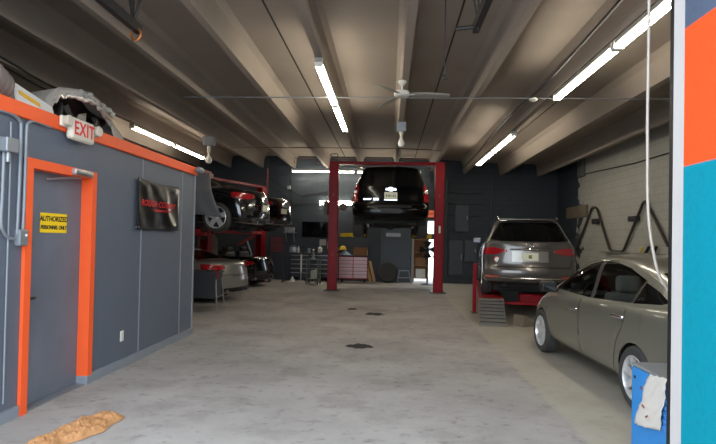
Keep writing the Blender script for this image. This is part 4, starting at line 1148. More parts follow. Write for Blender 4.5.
def side_lift(c, th, base, name_lab, xs):
    t = thing('two_post_lift', name_lab, 'car lift', (c[0], c[1], 0), th)
    for s in (-1, 1):
        x = xs[0] if s < 0 else xs[1]
        b = MB().box((x - .13, -.12, .02), (x + .13, -.095, 3.4)).box((x - .13, .095, .02), (x + .13, .12, 3.4)).box((x + s*.13 - .012, -.12, .02), (x + s*.13 + .012, .12, 3.4))
        po = b.build('post', M_red, t)
        MB().bbox((x - .22, -.22, 0), (x + .22, .22, .022), .004).build('base_plate', M_dsteel, po)
        MB().bbox((x - .12, -.09, base - .2), (x + .12, .09, base + .3), .01).build('carriage', M_dsteel, t)
        for ay in (-.85, .85):
            root = Vector((x - s*.1, ay*.05, base - .02)); tip = Vector((s*.52, ay, base - .02))
            ar = MB().bar(root, root.lerp(tip, .6), .12, .10).bar(root.lerp(tip, .5), tip, .09, .07).build('lift_arm', M_redp, t)
            MB().lathe([(.03, 0), (.03, .10), (.07, .11), (.07, .15), (0, .15)], 14, 'Z', tuple(tip)).build('lift_pad', M_rubber, ar, smooth=True)
    MB().box((xs[0] - .13, -.07, 3.38), (xs[1] + .13, .07, 3.46)).build('overhead_beam', M_red, t)
    return t
side_lift(cA, TH_A, 1.68, 'red two-post lift under the nearer raised sedan on the left', (-1.45, 1.85))
side_lift(cB, TH_B, 1.78, 'red two-post lift under the farther raised sedan on the left', (-1.45, 2.35))

# grey dust sheet over the flank of the nearest raised sedan
sh = thing('dust_sheet', 'grey dust sheet draped over the side of the nearest raised sedan', 'dust sheet', (*cA, 1.68), TH_A)
def drape(u, v):
    y = -1.22 + 2.9*u            # along the car
    x0 = [(-.35, 1.455), (-.62, 1.42), (-.80, 1.16), (-.955, .96), (-1.0, .74), (-1.01, .50), (-1.01, .33)]
    n = len(x0) - 1; k = min(int(v*n), n-1); f = v*n - k
    x = x0[k][0]*(1-f) + x0[k+1][0]*f; z = x0[k][1]*(1-f) + x0[k+1][1]*f
    fold = .022*math.sin(19*u + 3*v)*(v**1.2) + .012*math.sin(41*u)*v
    hem = (.10*math.sin(5*u) + .05*math.sin(13*u))*max(0, v - .7)/.3
    yy = y - .62*v*(1 - u)**2
    drop = .22*max(0, -.9 - y)*(1 - v)
    return (x - abs(fold) - .05, yy, z + hem*.5 - drop + .02)
MB().grid(drape, 60, 30).build('cloth', mat('grey dust cloth', (104, 106, 110), .85, var=.08), sh, smooth=True, solid=.004)
kb = MB()
tag(MB().bbox((-.28, -.28, 0), (.28, .28, 1.66), .2, 4).build('wrapped_bundle', mat('brown wrapping', (92, 78, 70), .8, var=.15), smooth=True), 'brown rounded bundle standing behind the silver coupe', 'bundle').location = (-5.62, 16.2, 0)

# ramp lift under the crossover
rl = thing('ramp_lift', 'low red ramp lift under the grey crossover', 'car lift', (2.97, 11.08, 0), R(-8.5))
for s in (-1, 1):
    x = s*.83
    MB().bbox((x - .25, -.10, .345), (x + .25, 5.1, .435), .008).build('runway', M_redp, rl)
    rm = MB().prism([(-.98, .0), (-.98, .02), (-.10, .435), (-.10, .38), (-.16, .36), (-.80, 0)], 'X', x - .25, x + .25).build('ramp', mat('ramp steel', (116, 112, 106), .6, .2, var=.2, scale=8), rl)
    b = MB()
    for k in range(7):
        yy = -.90 + .115*k; zz = .02 + (yy + .98)*(.415/.88)
        b.bar((x - .24, yy, zz + .012), (x + .24, yy, zz + .012), .02, .02)
    b.build('tread_bar', M_dsteel, rm)
    for yy in (.0, 4.9): MB().box((x - .06, yy - .05, 0), (x + .06, yy + .05, .36)).build('leg', M_red, rl)
MB().box((-.6, .35, .28), (.6, .42, .34)).build('cross_beam', M_red, rl)
MB().bbox((-.22, .5, .30), (.30, .8, .50), .03).build('jack_beam', M_red, rl)
for yy in (1.6, 3.2): MB().box((-.58, yy, .22), (.58, yy + .2, .50)).build('cross_beam', M_dsteel, rl)
pt = thing('lift_post', 'short red post standing left of the raised grey crossover', 'post', (1.95, 12.1, 0))
MB().box((-.035, -.05, .02), (.035, .05, 1.12)).build('column', M_red, pt); MB().bbox((-.06, -.10, 0), (.06, .10, .02), .004).build('base_plate', M_dsteel, pt)
wb = tag(MB().prism([(0, 0), (.34, 0), (.34, .06), (.05, .22), (0, .22)], 'Y', -.12, .12).build('wood_wedge', mat('grey wood', (112, 100, 84), .8, var=.15)), 'small wooden wedge on the floor right of the grey ramp under the crossover', 'wedge')
wb.location = (2.50, 10.3, 0); wb.rotation_euler.z = R(35)

# ------------------------------------------------------------------ blue cabinet by the right jamb
bx, by1 = 1.81, 4.05
bc = thing('blue_cabinet', 'blue metal cabinet with a paper taped to it beside the white jamb', 'cabinet', (bx, 3.52, 0), R(0))
M_bt = mat('grey worktop', (120, 122, 124), .5, var=.1)
MB().bbox((0, -.50, .04), (.42, .53, .71), .012).build('body', M_blue, bc)
MB().bbox((.0, -.50, .712), (.42, .53, .735), .006).build('top', M_bt, bc)
b = MB()
for k in range(5): b.bbox((-.006, .03, .40 + .045*k), (.004, .20, .425 + .045*k), .002)
b.build('louvre', mat('blue louvre', (70, 130, 196), .45), bc)
MB().lathe([(.03, 0), (.03, -.014), (.018, -.016), (0, -.016)], 16, 'X', (-.001, .10, .22)).build('lock', M_steel, bc, smooth=True)
b = MB().lathe([(.012, 0), (.012, -.004), (0, -.005)], 12, 'X', (-.001, .47, .64)); b.build('hole', M_black, bc)
for q in (-.45, .48):
    for x in (.05, .29): MB().tube([(x, q, 0), (x, q, .05)], .025, 10).build('foot', M_black, bc)
pp = thing('taped_paper', 'torn white paper taped at a slant on the blue cabinet', 'paper', (bx - .004, 3.76, .50))
pc4 = [atX(px, py, bx - .004) - Vector((bx - .004, 3.76, .50)) for px, py in ((651, 374), (670, 379), (662, 431), (636, 424))]
def pap(u, v):
    p = (pc4[0]*(1-u) + pc4[1]*u)*(1-v) + (pc4[3]*(1-u) + pc4[2]*u)*v
    j = Vector((0, .012*noise.noise((v*9, u*3, 1)), .012*noise.noise((u*9, v*4, 5))))
    return p + j + Vector((-.006 - .012*abs(noise.noise((u*6, v*6, 2))) - .014*abs(math.sin(6*v + 4*u)), 0, 0))
MB().grid(pap, 14, 24).build('sheet', M_paper, pp, smooth=True, solid=.001)
b = MB()
for (dy, dz, q) in ((.02, -.02, .4), (-.03, -.06, -.6), (.05, .10, .2)): b.bar((-.03, dy, dz), (-.03, dy + .03, dz + .03*q), .004, .010)
b.build('print_mark', mat('red brown print', (140, 60, 50), .7), pp)

# ------------------------------------------------------------------ right wall: zig-zag pipe rack and the things on it
def wr(px, py, off=.06): return atX(px, py, XR - off)
zz = [wr(*p) for p in ((576, 250), (591.5, 209), (593, 207.5), (595.5, 207.5), (597, 209), (609.5, 249), (611.5, 251.5), (622, 251.5), (624, 249.5), (643, 203), (645, 201.5), (647, 203), (668, 246))]
zr = thing('zigzag_rack', 'zigzag dark pipe rack mounted along the white block wall', 'wall rack', (XR, zz[6].y, zz[6].z))
MB().tube([p - Vector((XR, zz[6].y, zz[6].z)) for p in zz], .035, 10).build('pipe', mat('dark bronze pipe', (70, 64, 58), .5, .3), zr, smooth=True)
for px, py in ((594, 208), (616, 251.5), (645, 202)):
    p = wr(px, py) - Vector((XR, zz[6].y, zz[6].z)); MB().lathe([(.07, -.06), (.07, -.045), (.025, -.04), (.025, .06)], 14, 'X', (-.0, p.y, p.z)).build('bracket', M_dsteel, zr) if False else MB().tube([(-.003, p.y, p.z), (-.07, p.y, p.z)], .022, 8).build('bracket', M_dsteel, zr)
def wall_thing(name, lab, cat, px0, py0, px1, py1, dep, m, bev=.01):
    a, b_ = wr(px0, py0, dep/2), wr(px1, py1, dep/2)
    y0, y1 = sorted((a.y, b_.y)); z0, z1 = sorted((a.z, b_.z))
    o = MB().bbox((-dep, -(y1-y0)/2, -(z1-z0)/2), (0, (y1-y0)/2, (z1-z0)/2), min(bev, (y1-y0)/3, (z1-z0)/3, dep/3)).build(name, m, smooth=True)
    o.location = (XR - .004, (y0+y1)/2, (z0+z1)/2); return tag(o, lab, cat)
wall_thing('wood_board', 'brown rounded board on the white wall above the grey crossover', 'board', 567, 208, 587, 217, .07, mat('brown board', (112, 100, 84), .6, var=.15), .05)
wall_thing('wall_hook', 'dark bracket on the white wall inside the first peak of the zigzag pipe', 'bracket', 593.5, 219, 598, 224, .12, M_dsteel)
wall_thing('wall_hook', 'dark bracket on the white wall left of the second peak of the zigzag pipe', 'bracket', 630, 216.5, 638, 221, .12, M_dsteel)
wall_thing('wall_box', 'small dark box high on the white wall near the ceiling rib', 'box', 579, 160, 584, 176, .1, mat('dim box', (96, 98, 96), .6))
for (px0, px1, lab, m) in ((640, 642.6, 'short yellow stick standing on the wall ledge above the hatchback', M_yellow), (645.5, 649, 'left of the two black brush handles on the wall ledge above the hatchback', M_black), (653, 656.5, 'right of the two black brush handles on the wall ledge above the hatchback', M_black)):
    a = atX(px0, 253, XR - .07); b_ = atX(px1, 247, XR - .07)
    p = MB().tube([(XR - .07, a.y, a.z - .02), (XR - .07, b_.y, b_.z)], .022 if m is M_yellow else .035, 10).build('stick' if m is M_yellow else 'brush_handle', m, smooth=True); tag(p, lab, 'tool')
lg = MB().box((XR - .14, atX(668, 253, XR).y, 1.375), (XR, atX(606, 253, XR).y, 1.405)).build('wall_ledge', mat('grey ledge', (140, 138, 130), .7)); tag(lg, 'narrow ledge along the white block wall below the zigzag pipe', 'shelf')
cable('wall_conduit', 'thin dark pipe along the top of the right wall', 'conduit', [(XR - .03, 19.5, 3.98), (XR - .03, 14, 3.70), (XR - .03, 8, 3.70)], .016, M_dsteel, n=2)

# ------------------------------------------------------------------ back wall and its workshop gear
def bw(px, py, off=0.0): return atY(px, py, YB - off)
def back_box(name, lab, cat, px0, py0, px1, py1, dep, m, off=0.0, bev=.012, group=None):
    a, b_ = bw(px0, py0, off + dep), bw(px1, py1, off + dep)
    o = MB().bbox((-(b_.x-a.x)/2, -dep/2, -(a.z-b_.z)/2), ((b_.x-a.x)/2, dep/2, (a.z-b_.z)/2), min(bev, dep/3, (b_.x-a.x)/3, abs(a.z-b_.z)/3)).build(name, m)
    o.location = ((a.x+b_.x)/2, YB - off - dep/2, (a.z+b_.z)/2); return tag(o, lab, cat, group)
a, b_ = bw(302, 221, .06), bw(331.5, 238.5, .06)
tv = thing('television', 'large black television on the back wall left of the red lift post', 'television', ((a.x+b_.x)/2, YB, (a.z+b_.z)/2))
w_, h_ = (b_.x-a.x)/2, (a.z-b_.z)/2
MB().bbox((-w_, -.07, -h_), (w_, -.02, h_), .006).build('case', M_black, tv)
MB().cbox((0, -.071, .008), (2*w_ - .04, .004, 2*h_ - .06)).build('screen', mat('black screen', (6, 7, 9), .08), tv)
MB().cbox((0, -.01, 0), (.3, .03, .25)).build('wall_mount', M_dsteel, tv)

# black tool cabinets under the television
bench_y = YB - .62
def tool_cabinet(x0, x1, h, lab, body, front, rows, cols, y1=YB - .02, dep=.55, cat='tool cabinet', group=None):
    t = thing('tool_cabinet', lab, cat, ((x0+x1)/2, y1 - dep/2, 0), 0, group)
    w = (x1 - x0)/2
    MB().bbox((-w, -dep/2, .14), (w, dep/2, h), .01).build('cabinet_body', body, t)
    MB().bbox((-w - .01, -dep/2 - .015, h), (w + .01, dep/2, h + .03), .006).build('worktop', M_dsteel, t)
    cw = 2*w/cols; rh = (h - .20)/rows
    for c in range(cols):
        for r in range(rows):
            cx = -w + cw*(c + .5); cz = .17 + rh*(r + .5)
            d = MB().bbox((cx - cw/2 + .012, -dep/2 - .022, cz - rh/2 + .008), (cx + cw/2 - .012, -dep/2 + .01, cz + rh/2 - .008), .004).build('drawer', front, t)
            MB().bbox((cx - cw/2 + .03, -dep/2 - .04, cz + rh/2 - .035), (cx + cw/2 - .03, -dep/2 - .02, cz + rh/2 - .015), .004).build('handle', M_steel if front is not M_black else M_dsteel, d)
    for sx in (-1, 1):
        for sy in (-1, 1):
            MB().lathe([(.0, -.02), (.055, -.02), (.06, 0), (.055, .02), (0, .02)], 14, 'X', (sx*(w - .1), sy*(dep/2 - .09), .06)).bar((sx*(w - .1), sy*(dep/2 - .09), .06), (sx*(w - .1), sy*(dep/2 - .09), .15), .05, .05).build('caster', M_rubber, t, smooth=True)
    return t
M_bcab = mat('black enamel', (28, 29, 32), .35)
xa, xb = bw(290, 265, .57).x, bw(329, 265, .57).x
mid = (xa + xb)/2
tool_cabinet(xa, mid - .01, 1.02, 'black drawer cabinet under the left half of the television', M_bcab, M_bcab, 5, 1)
tool_cabinet(mid + .01, xb, 1.02, 'black drawer cabinet under the right half of the television', M_bcab, M_bcab, 5, 1)
# red tool chests
M_pink = mat('pale red drawer front', (206, 152, 152), .35, .1, var=.05)  # pale pinkish drawer fronts against the darker red body
xc0, xc1 = atY(329.5, 265, 19.4).x, atY(367.5, 265, 19.4).x
xm = xc0 + (xc1 - xc0)*.24
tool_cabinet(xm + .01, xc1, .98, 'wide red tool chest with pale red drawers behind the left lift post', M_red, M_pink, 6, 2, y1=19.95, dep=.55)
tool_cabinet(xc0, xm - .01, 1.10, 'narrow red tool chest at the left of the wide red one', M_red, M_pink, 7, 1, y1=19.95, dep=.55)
def on_top(name, lab, cat, x, y, z, build, m, smooth=True):
    o = build(MB()).build(name, m, smooth=smooth); o.location = (x, y, z); return tag(o, lab, cat)
ct = 1.01
def pxx(px, Y=19.6): return atY(px, 250, Y).x
on_top('cardboard_box', 'brown cardboard box on top of the wide red tool chest', 'box', pxx(360.5), 19.65, ct, lambda b: b.bbox((-.26, -.18, 0), (.26, .18, .22), .004).prism([(-.26, .218), (.26, .218), (.30, .30), (-.22, .30)], 'Y', -.19, -.182), M_card, False)
hh = on_top('hard_hat', 'yellow helmet sitting on blue rags on the wide red tool chest', 'helmet', pxx(343), 19.62, ct + .20, lambda b: b.lathe([(.15, 0), (.14, .015), (.118, .02), (.112, .07), (.085, .115), (.04, .14), (0, .145)], 20), M_yellow)
on_top('rag_pile', 'pile of blue-white rags on the wide red tool chest', 'rags', pxx(345), 19.62, ct + .014, lambda b: b.grid(lambda u, v: ((.24*(1-.3*v))*math.cos(2*PI*u)*(1 - v*.9), .18*math.sin(2*PI*u)*(1 - v*.9), .17*v + .02*math.sin(9*u*2*PI/2)*(1 - v)*v), 28, 6), mat('blue white rag', (148, 168, 190), .85, var=.2))
on_top('spray_can', 'small white spray can at the right end of the wide red tool chest', 'can', pxx(366.9), 19.6, ct, lambda b: b.lathe([(.035, 0), (.035, .17), (.02, .20), (.02, .23), (0, .23)], 14), M_white)
on_top('tool_case', 'pale grey tool case on the narrow red tool chest', 'case', pxx(333), 19.65, 1.13, lambda b: b.bbox((-.16, -.15, 0), (.17, .15, .17), .02).tube([(-.06, -.0, .17), (-.05, 0, .21), (.05, 0, .21), (.06, 0, .17)], .012), M_offwhite)
rnd = random.Random(11)
tops = [('paint_can', 'grey paint can', lambda b: b.lathe([(.07, 0), (.07, .17), (.075, .175), (.06, .18), (0, .18)], 16), M_galv), ('bottle', 'dark bottle', lambda b: b.lathe([(.04, 0), (.042, .15), (.018, .20), (.018, .24), (0, .24)], 12), M_black),
        ('bottle', 'white bottle', lambda b: b.lathe([(.045, 0), (.045, .16), (.02, .21), (.02, .25), (0, .25)], 12), M_white), ('parts_tray', 'steel parts tray', lambda b: b.box((-.14, -.1, 0), (.14, .1, .015)).box((-.14, -.1, 0), (-.13, .1, .06)).box((.13, -.1, 0), (.14, .1, .06)).box((-.14, -.1, 0), (.14, -.09, .06)).box((-.14, .09, 0), (.14, .1, .06)), M_steel),
        ('drill', 'black cordless drill', lambda b: b.tube([(-.1, 0, .2), (.1, 0, .2)], .035, 10).bar((-.02, 0, .2), (-.05, 0, .05), .04, .05).bbox((-.11, -.035, 0), (.02, .035, .06), .01), M_black), ('battery_charger', 'grey battery charger', lambda b: b.bbox((-.13, -.1, 0), (.13, .1, .22), .02).tube([(-.08, 0, .22), (-.07, 0, .26), (.07, 0, .26), (.08, 0, .22)], .01), M_galv),
        ('jug', 'pale oil jug', lambda b: b.bbox((-.08, -.06, 0), (.08, .06, .22), .03, 3).lathe([(.03, .2), (.03, .27), (0, .27)], 10), M_offwhite)]
px = 293.0
order = [5, 2, 4, 0, 1, 6, 3]
spots_ = ['at the left end of the bench', 'beside the battery charger', 'below the left edge of the television', 'below the middle of the television', 'just right of the paint can', 'below the right half of the television', 'at the right end of the bench']
for k, i in enumerate(order):
    nm, lb, fn, mm = tops[i]
    on_top(nm, lb + ' on the black drawer cabinets, ' + spots_[k], nm.split('_')[-1], bw(px, 250, .35).x, YB - .33, 1.05, fn, mm); px += 5.4
for k, (a0, b0, a1, b1, lab) in enumerate(((319.5, 237.8, 326, 244, 'left of the two pale paper notices under the television'), (327.5, 240, 332, 247.5, 'right of the two pale paper notices under the television'))):
    back_box('paper_notice', lab, 'notice', a0, b0 + 1.5, a1, b1 + 1.5, .006, M_paper, bev=.001)
# trolley with a box, in front of the bench
tr = thing('service_trolley', 'small grey trolley standing in front of the black drawer cabinets', 'trolley', (atY(313.5, 270, 18.5).x, 18.5, 0), R(-8))
M_trol = mat('grey green steel', (92, 96, 92), .5, .2)
for sx in (-1, 1):
    for sy in (-1, 1): MB().bar((sx*.20, sy*.16, .06), (sx*.20, sy*.16, .92 if sx < 0 else .85), .04, .04).build('leg', M_trol, tr)
for z in (.16, .84): MB().box((-.22, -.18, z), (.22, .18, z + .03)).build('shelf', M_trol, tr)
for sx in (-1, 1):
    for sy in (-1, 1): MB().lathe([(0, -.015), (.035, -.015), (.035, .015), (0, .015)], 10, 'X', (sx*.20, sy*.16, .035)).build('caster', M_rubber, tr)
x0 = tr.location.x
on_top('jug', 'pale jug on the lower shelf of the grey trolley', 'jug', x0 + .04, 18.5, .193, lambda b: b.bbox((-.13, -.10, 0), (.13, .10, .30), .03, 2).lathe([(.04, .28), (.04, .36), (0, .36)], 10, 'Z', (.05, 0, 0)), mat('milky plastic', (168, 170, 150), .5))
on_top('pump', 'slim grey pump standing on top of the grey trolley', 'pump', x0 - .02, 18.5, .873, lambda b: b.lathe([(.09, 0), (.09, .04), (.05, .06), (.045, .30), (.06, .32), (.02, .36), (0, .36)], 14), M_galv)
on_top('gauge_pole', 'white upright measuring pole leaning at the left of the black cabinets', 'pole', bw(301, 265, .7).x, YB - .66, 0, lambda b: b.bbox((-.03, -.015, .35), (.03, .015, 1.0), .005).bbox((-.10, -.05, 0), (.10, .05, .03), .01).bar((0, 0, .03), (0, 0, .36), .02, .02), M_white, False)
on_top('hand_rag', 'small white rag on the floor before the black cabinets', 'rag', bw(292.5, 277, .8).x, YB - .8, 0, lambda b: b.lathe([(.10, 0), (.09, .05), (.05, .12), (.02, .17), (0, .18)], 9), M_white)
# workstation box on the back wall and the red slatted cart left of it
ws = thing('wall_station', 'grey wall computer shelf left of the television', 'wall shelf', (bw(290, 233, .2).x, YB, bw(290, 233, .2).z))
MB().bbox((-.22, -.34, .0), (.22, 0, .04), .006).build('shelf', M_galv, ws)
MB().bbox((-.20, -.30, .04), (.16, -.02, .22), .02).build('case', M_galv, ws)
MB().bar((.15, -.02, 0), (.15, -.30, -.0), .03, .03).bar((-.15, -.02, -.35), (-.15, -.30, 0), .03, .03).bar((.15, -.02, -.35), (.15, -.30, 0), .03, .03).build('bracket', M_steel, ws)
rc = thing('red_tool_rack', 'red slatted rack standing behind the raised sedan', 'rack', (atY(277, 245, 19).x, 19.0, 0))
b = MB()
for k in range(7): b.box((-.24, -.02, 1.10 + .08*k), (.24, .02, 1.135 + .08*k))
b.build('slat_panel', M_redp, rc)
for s in (-1, 1): MB().box((s*.25 - .03, -.03, 0), (s*.25 + .03, .03, 1.66)).box((s*.25 - .03, -.2, 0), (s*.25 + .03, .2, .04)).build('upright', M_dsteel, rc)
# brace seen between the two raised cars
br_ = thing('engine_hoist', 'red engine hoist standing behind the black convertible', 'hoist', (atY(250, 270, 19.5).x, 19.5, 0))
MB().bar((.22, 0, .1), (.22, 0, 1.75), .10, .10).build('mast', M_redp, br_)
MB().bar((.22, 0, 1.72), (-.45, -.1, 1.30), .08, .09).build('boom', M_redp, br_)
MB().tube([(.20, -.02, .55), (-.12, -.06, 1.46)], .035, 10).build('ram', M_steel, br_, smooth=True)
for s in (-1, 1): MB().bar((.25, s*.1, .09), (-.75, s*.35, .09), .08, .08).build('leg', M_redp, br_)
for px_, dz in ((265, 0),):
    xk = atY(px_ + 2.6, 175, 17.6).x
    ck = thing('hanging_chain', 'red and white chain hanging from the ceiling above the farther raised sedan', 'chain', (xk, 17.6, 4.3))
    b = MB()
    for k in range(16):
        z = -.42 - .075*k
        b.tube([(.022*math.cos(a)*(1 if k % 2 else .3), .022*math.cos(a)*(.3 if k % 2 else 1), z + .045*math.sin(a)) for a in [2*PI*q/10 for q in range(10)]], .009, 5, closed=True)
    b.build('links', M_redp, ck); MB().tube([(0, 0, .2), (0, 0, -.40)], .008).build('rod', M_dsteel, ck)
# cables over the back wall
M_cab = mat('black wall cable', (20, 21, 23), .7)
for i, (pts_, lab) in enumerate((([(270, 178), (290, 190), (303, 196), (318, 193), (332, 190)], 'highest black cable sagging across the back wall above the television'), ([(278, 190), (295, 203), (315, 204), (333, 206)], 'middle black cable sagging across the back wall above the television'), ([(282, 205), (300, 205), (304, 196), (312, 194), (330, 197)], 'looped black cable on the back wall above the television'), ([(290, 168), (291, 190), (292, 230)], 'thin upright cable on the back wall left of the television'))):
    cable('wall_cable', lab, 'cable', [bw(px, py, .03) for px, py in pts_], .012, M_cab, 'cables on the back wall')
back_box('camera_box', 'small pale box on the back wall upper left of the television', 'box', 287, 185.5, 290.5, 189, .06, M_galv)
# planks, tyre, step stool
for i, (pb_, ptop, lab) in enumerate((((370, 283), (366.5, 263), 'left of two pale wooden planks leaning on the back wall'), ((374.3, 282.5), (369.8, 261), 'right of two pale wooden planks leaning on the back wall'))):
    A = atZ(pb_[0], pb_[1], .0); A.y = YB - .32; B = bw(ptop[0], ptop[1], .05)
    o = MB().bar((A.x, A.y, .02), (B.x, B.y, B.z), .10, .03, (0, 1, 0)).build('plank', M_wood); tag(o, lab, 'plank', 'planks against the back wall')
ti = thing('car_tyre', 'black tyre leaning against the back wall under the raised black SUV', 'tyre', (bw(387, 274, .2).x, YB - .36, 0))
ti.rotation_euler = (R(-12), 0, 0)
MB().lathe([(.235, -.10), (.33, -.115), (.37, -.09), (.38, -.03), (.38, .03), (.37, .09), (.33, .115), (.235, .10), (.245, 0), (.235, -.10)], 36, 'Y', (0, 0, .385)).build('tread', M_tyre, ti, smooth=True)
b = MB()
for k in range(36):
    a = 2*PI*k/36; b.bar((.378*math.cos(a), -.08, .385 + .378*math.sin(a)), (.378*math.cos(a), .08, .385 + .378*math.sin(a)), .02, .012)
b.build('tread_block', M_rubber, ti)
st = thing('step_stool', 'grey metal step stool against the back wall right of the tyre', 'step stool', (bw(404, 280, .5).x, YB - .42, 0))
M_st = mat('grey stool steel', (128, 132, 136), .4, .5)
for sx in (-1, 1):
    for sy in (-1, 1): MB().tube([(sx*.26, sy*.20, 0), (sx*.17, sy*.10, .46)], .018, 8).build('leg', M_st, st, smooth=True)
MB().bbox((-.20, -.13, .45), (.20, .13, .48), .008).build('step', M_st, st); MB().bbox((-.24, -.21, .20), (.24, -.06, .225), .006).build('step', M_st, st)
# doorway at the back with wood shelving, pedestal fan in front
dr = MB().box((DX0 - .08, YB - .04, 0), (DX0, YB + .2, DZ + .06)).box((DX1, YB - .04, 0), (DX1 + .06, YB + .2, DZ + .06)).box((DX0, YB - .04, DZ), (DX1, YB + .2, DZ + .06))
d2 = struct('door_2', dr, mat('pale door lining', (150, 152, 148), .6))
wsn = thing('wood_shelving', 'brown wooden shelving seen through the back doorway', 'shelving', (DX0 + .30, YB + .60, 0))
for s in (-1, 1): MB().box((s*.28 - .025, -.16, 0), (s*.28 + .025, .16, 1.9)).build('upright', M_wood, wsn)
for z in (.12, .62, 1.12, 1.62): MB().box((-.26, -.16, z), (.26, .16, z + .03)).build('shelf', M_wood, wsn)
MB().box((-.26, .13, .15), (.26, .16, 1.9)).build('back_panel', M_card, wsn)
on_top('carton', 'tan carton on the second shelf of the wooden shelving', 'box', DX0 + .28, YB + .56, .652, lambda b: b.bbox((-.2, -.12, 0), (.2, .12, .3), .004), M_card, False)
on_top('carton', 'pale carton on the lowest shelf of the wooden shelving', 'box', DX0 + .30, YB + .56, .152, lambda b: b.bbox((-.18, -.12, 0), (.18, .12, .34), .004), M_offwhite, False)
pf = thing('pedestal_fan', 'black pedestal fan in front of the back doorway', 'fan', (atY(427.5, 250, 19.5).x, 19.5, 0))
MB().lathe([(.24, 0), (.24, .02), (.05, .05), (.025, .07), (.022, 1.0)], 24).build('stand', M_black, pf, smooth=True)
cz = 1.28
pc = (0, -.08, cz)
b = MB()
for k in range(28):
    a = 2*PI*k/28
    b.tube([(.06*math.cos(a), -.16, cz + .06*math.sin(a)), (.30*math.cos(a), -.15, cz + .30*math.sin(a)), (.345*math.cos(a), -.08, cz + .345*math.sin(a)), (.28*math.cos(a), -.0, cz + .28*math.sin(a)), (.1*math.cos(a), .03, cz + .1*math.sin(a))], .005, 4)
for r_, y_ in ((.06, -.16), (.2, -.155), (.30, -.15), (.345, -.08)): b.tube([(r_*math.cos(2*PI*q/28), y_, cz + r_*math.sin(2*PI*q/28)) for q in range(28)], .007, 4, closed=True)
b.build('guard', M_dsteel, pf)
b = MB()
for k in range(4):
    a0 = 2*PI*k/4
    b.grid(lambda u, v: ((.05 + .25*u)*math.cos(a0 + (v - .5)*1.1*(.5 + .5*u)), -.09 + .05*(v - .5), cz + (.05 + .25*u)*math.sin(a0 + (v - .5)*1.1*(.5 + .5*u))), 5, 5)
b.build('blades', M_black, pf, smooth=True, solid=.004)
MB().lathe([(.05, -.10), (.09, -.02), (.09, .14), (.05, .18), (0, .18)], 16, 'Y', (0, 0, cz)).bar((0, .04, 1.0), (0, .04, cz), .05, .05).build('motor', M_black, pf, smooth=True)
# orange exit sign far back
a = bw(430.3, 214)
e2 = thing('exit_sign', 'small orange-red exit sign on the back wall beside the right lift post', 'exit sign', (a.x, YB, a.z))
MB().bbox((-.15, -.06, -.13), (.15, 0, .13), .01).build('sign_box', mat('orange sign', (222, 118, 84), .5, emit=(222, 110, 76), estr=.35), e2)
text_part('lettering', 'EXIT', .12, mat('sign dark red', (140, 24, 24), .5), e2, frame_M((0, -.062, 0), (1, 0, 0), (0, 0, 1)), .002, 0, .003)
# grey doors, cabinets and pipes on the dark back wall
M_dpan = mat('dark grey panel', (66, 74, 82), .5, var=.12)
b0, b1 = bw(380, 282), bw(411, 238)
pn = thing('metal_shutter', 'closed dark grey metal door on the back wall below the raised SUV', 'door', ((b0.x+b1.x)/2, YB, 0))
hw = (b1.x - b0.x)/2
MB().bbox((-hw, -.04, .02), (hw, 0, 2.2), .006).build('leaf', M_dpan, pn)
for z in (.55, 1.1, 1.65): MB().box((-hw, -.055, z), (hw, -.04, z + .03)).build('rib', M_dpan, pn)
MB().cbox((-.1, -.05, 1.80), (.55, .02, .14)).build('vent', M_galv, pn)
for i, (q0, r0, q1, r1, lab) in enumerate(((455, 205, 468, 232, 'upper dark grey wall cabinet on the back wall right of the lift'), (449, 240, 462, 275, 'tall dark grey cabinet against the back wall right of the lift'), (464, 240, 476, 262, 'smaller dark grey wall cabinet left of the grey crossover'))):
    t = thing('wall_cabinet', lab, 'wall cabinet', ((bw(q0, r0).x + bw(q1, r1).x)/2, YB, bw(q1, r1).z))
    w2 = (bw(q1, r1).x - bw(q0, r0).x)/2; hh_ = bw(q0, r0).z - bw(q1, r1).z
    MB().bbox((-w2, -.16, 0), (w2, 0, hh_), .01).build('case', M_dpan, t)
    dd = MB().bbox((-w2 + .02, -.175, .02), (w2 - .02, -.16, hh_ - .02), .004).build('door', M_dpan, t)
    MB().bbox((w2 - .08, -.20, hh_*.45), (w2 - .05, -.175, hh_*.6), .005).build('handle', M_galv, dd)
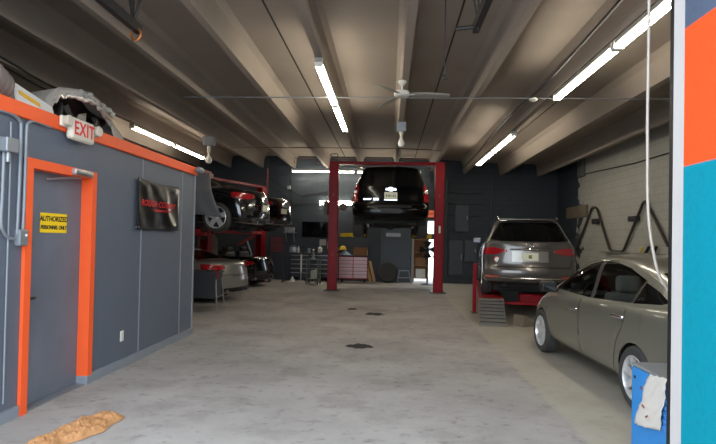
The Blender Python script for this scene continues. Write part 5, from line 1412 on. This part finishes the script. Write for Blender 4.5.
for i, px in enumerate((492, 447)):
    p = bw(px, 200, .04); tag(MB().tube([(p.x, YB - .03, 4.0 if i == 0 else 3.9), (p.x, YB - .03, .3)], .022, 8).build('wall_pipe', M_dpan, smooth=True), ('upright grey pipe on the back wall behind the grey crossover', 'upright grey pipe on the back wall just right of the lift post')[i], 'pipe')
for i, (py, lab) in enumerate(((192, 'highest'), (203, 'middle'), (215, 'lowest'))):
    a, b_ = bw(447, py, .03), bw(482, py + 1, .03)
    cable('wall_cable', lab + ' of three cables running level on the back wall right of the lift', 'cable', [a, (a + b_)/2 - Vector((0, 0, .06)), b_], .014, M_cab, 'cables on the back wall right of the lift')

# black bin on a stand in front of the silver coupe
bi = thing('parts_bin', 'dark grey bin on thin metal legs in front of the silver coupe', 'bin', (-4.12, 11.15, 0), R(4))
M_bin = mat('dark grey bin', (42, 44, 47), .6)
MB().prism([(-.28, .30), (.28, .30), (.32, .84), (-.32, .84)], 'X', -.62, .50).build('tub', M_bin, bi)
MB().bbox((-.65, -.345, .82), (.53, .345, .86), .01).build('rim', M_bin, bi)
for sx in (-.58, .50):
    for sy in (-1, 1): MB().bar((sx, sy*.24, .70), (sx + (.06 if sx > 0 else -.06), sy*.34, 0), .025, .025).build('leg', M_steel, bi)
MB().bar((.52, -.27, .32), (.52, .27, .32), .02, .02).build('brace', M_steel, bi)
on_top('red_clamp', 'red-handled clamp hooked on the corner of the dark grey bin', 'clamp', -3.57, 10.90, .73, lambda b: b.bar((0, 0, 0), (0, 0, .14), .03, .03).bar((0, 0, .12), (.06, -.02, .20), .03, .025), M_red, False)

# ------------------------------------------------------------------ light
w = bpy.data.worlds.new('sky'); scene.world = w; w.use_nodes = True
bg = w.node_tree.nodes['Background']
bg.inputs[0].default_value = (0.80, 0.90, 1.0, 1); bg.inputs[1].default_value = 4.0
scene.view_settings.view_transform = 'Standard'; scene.view_settings.look = 'None'
scene.view_settings.gamma = 1.0; scene.view_settings.use_curve_mapping = False
scene.view_settings.exposure = 0.5
scene.cycles.max_bounces = 7; scene.cycles.diffuse_bounces = 4; scene.cycles.glossy_bounces = 4; scene.cycles.transparent_max_bounces = 12
scene.cycles.use_denoising = True
scene.cycles.sample_clamp_indirect = 8.0
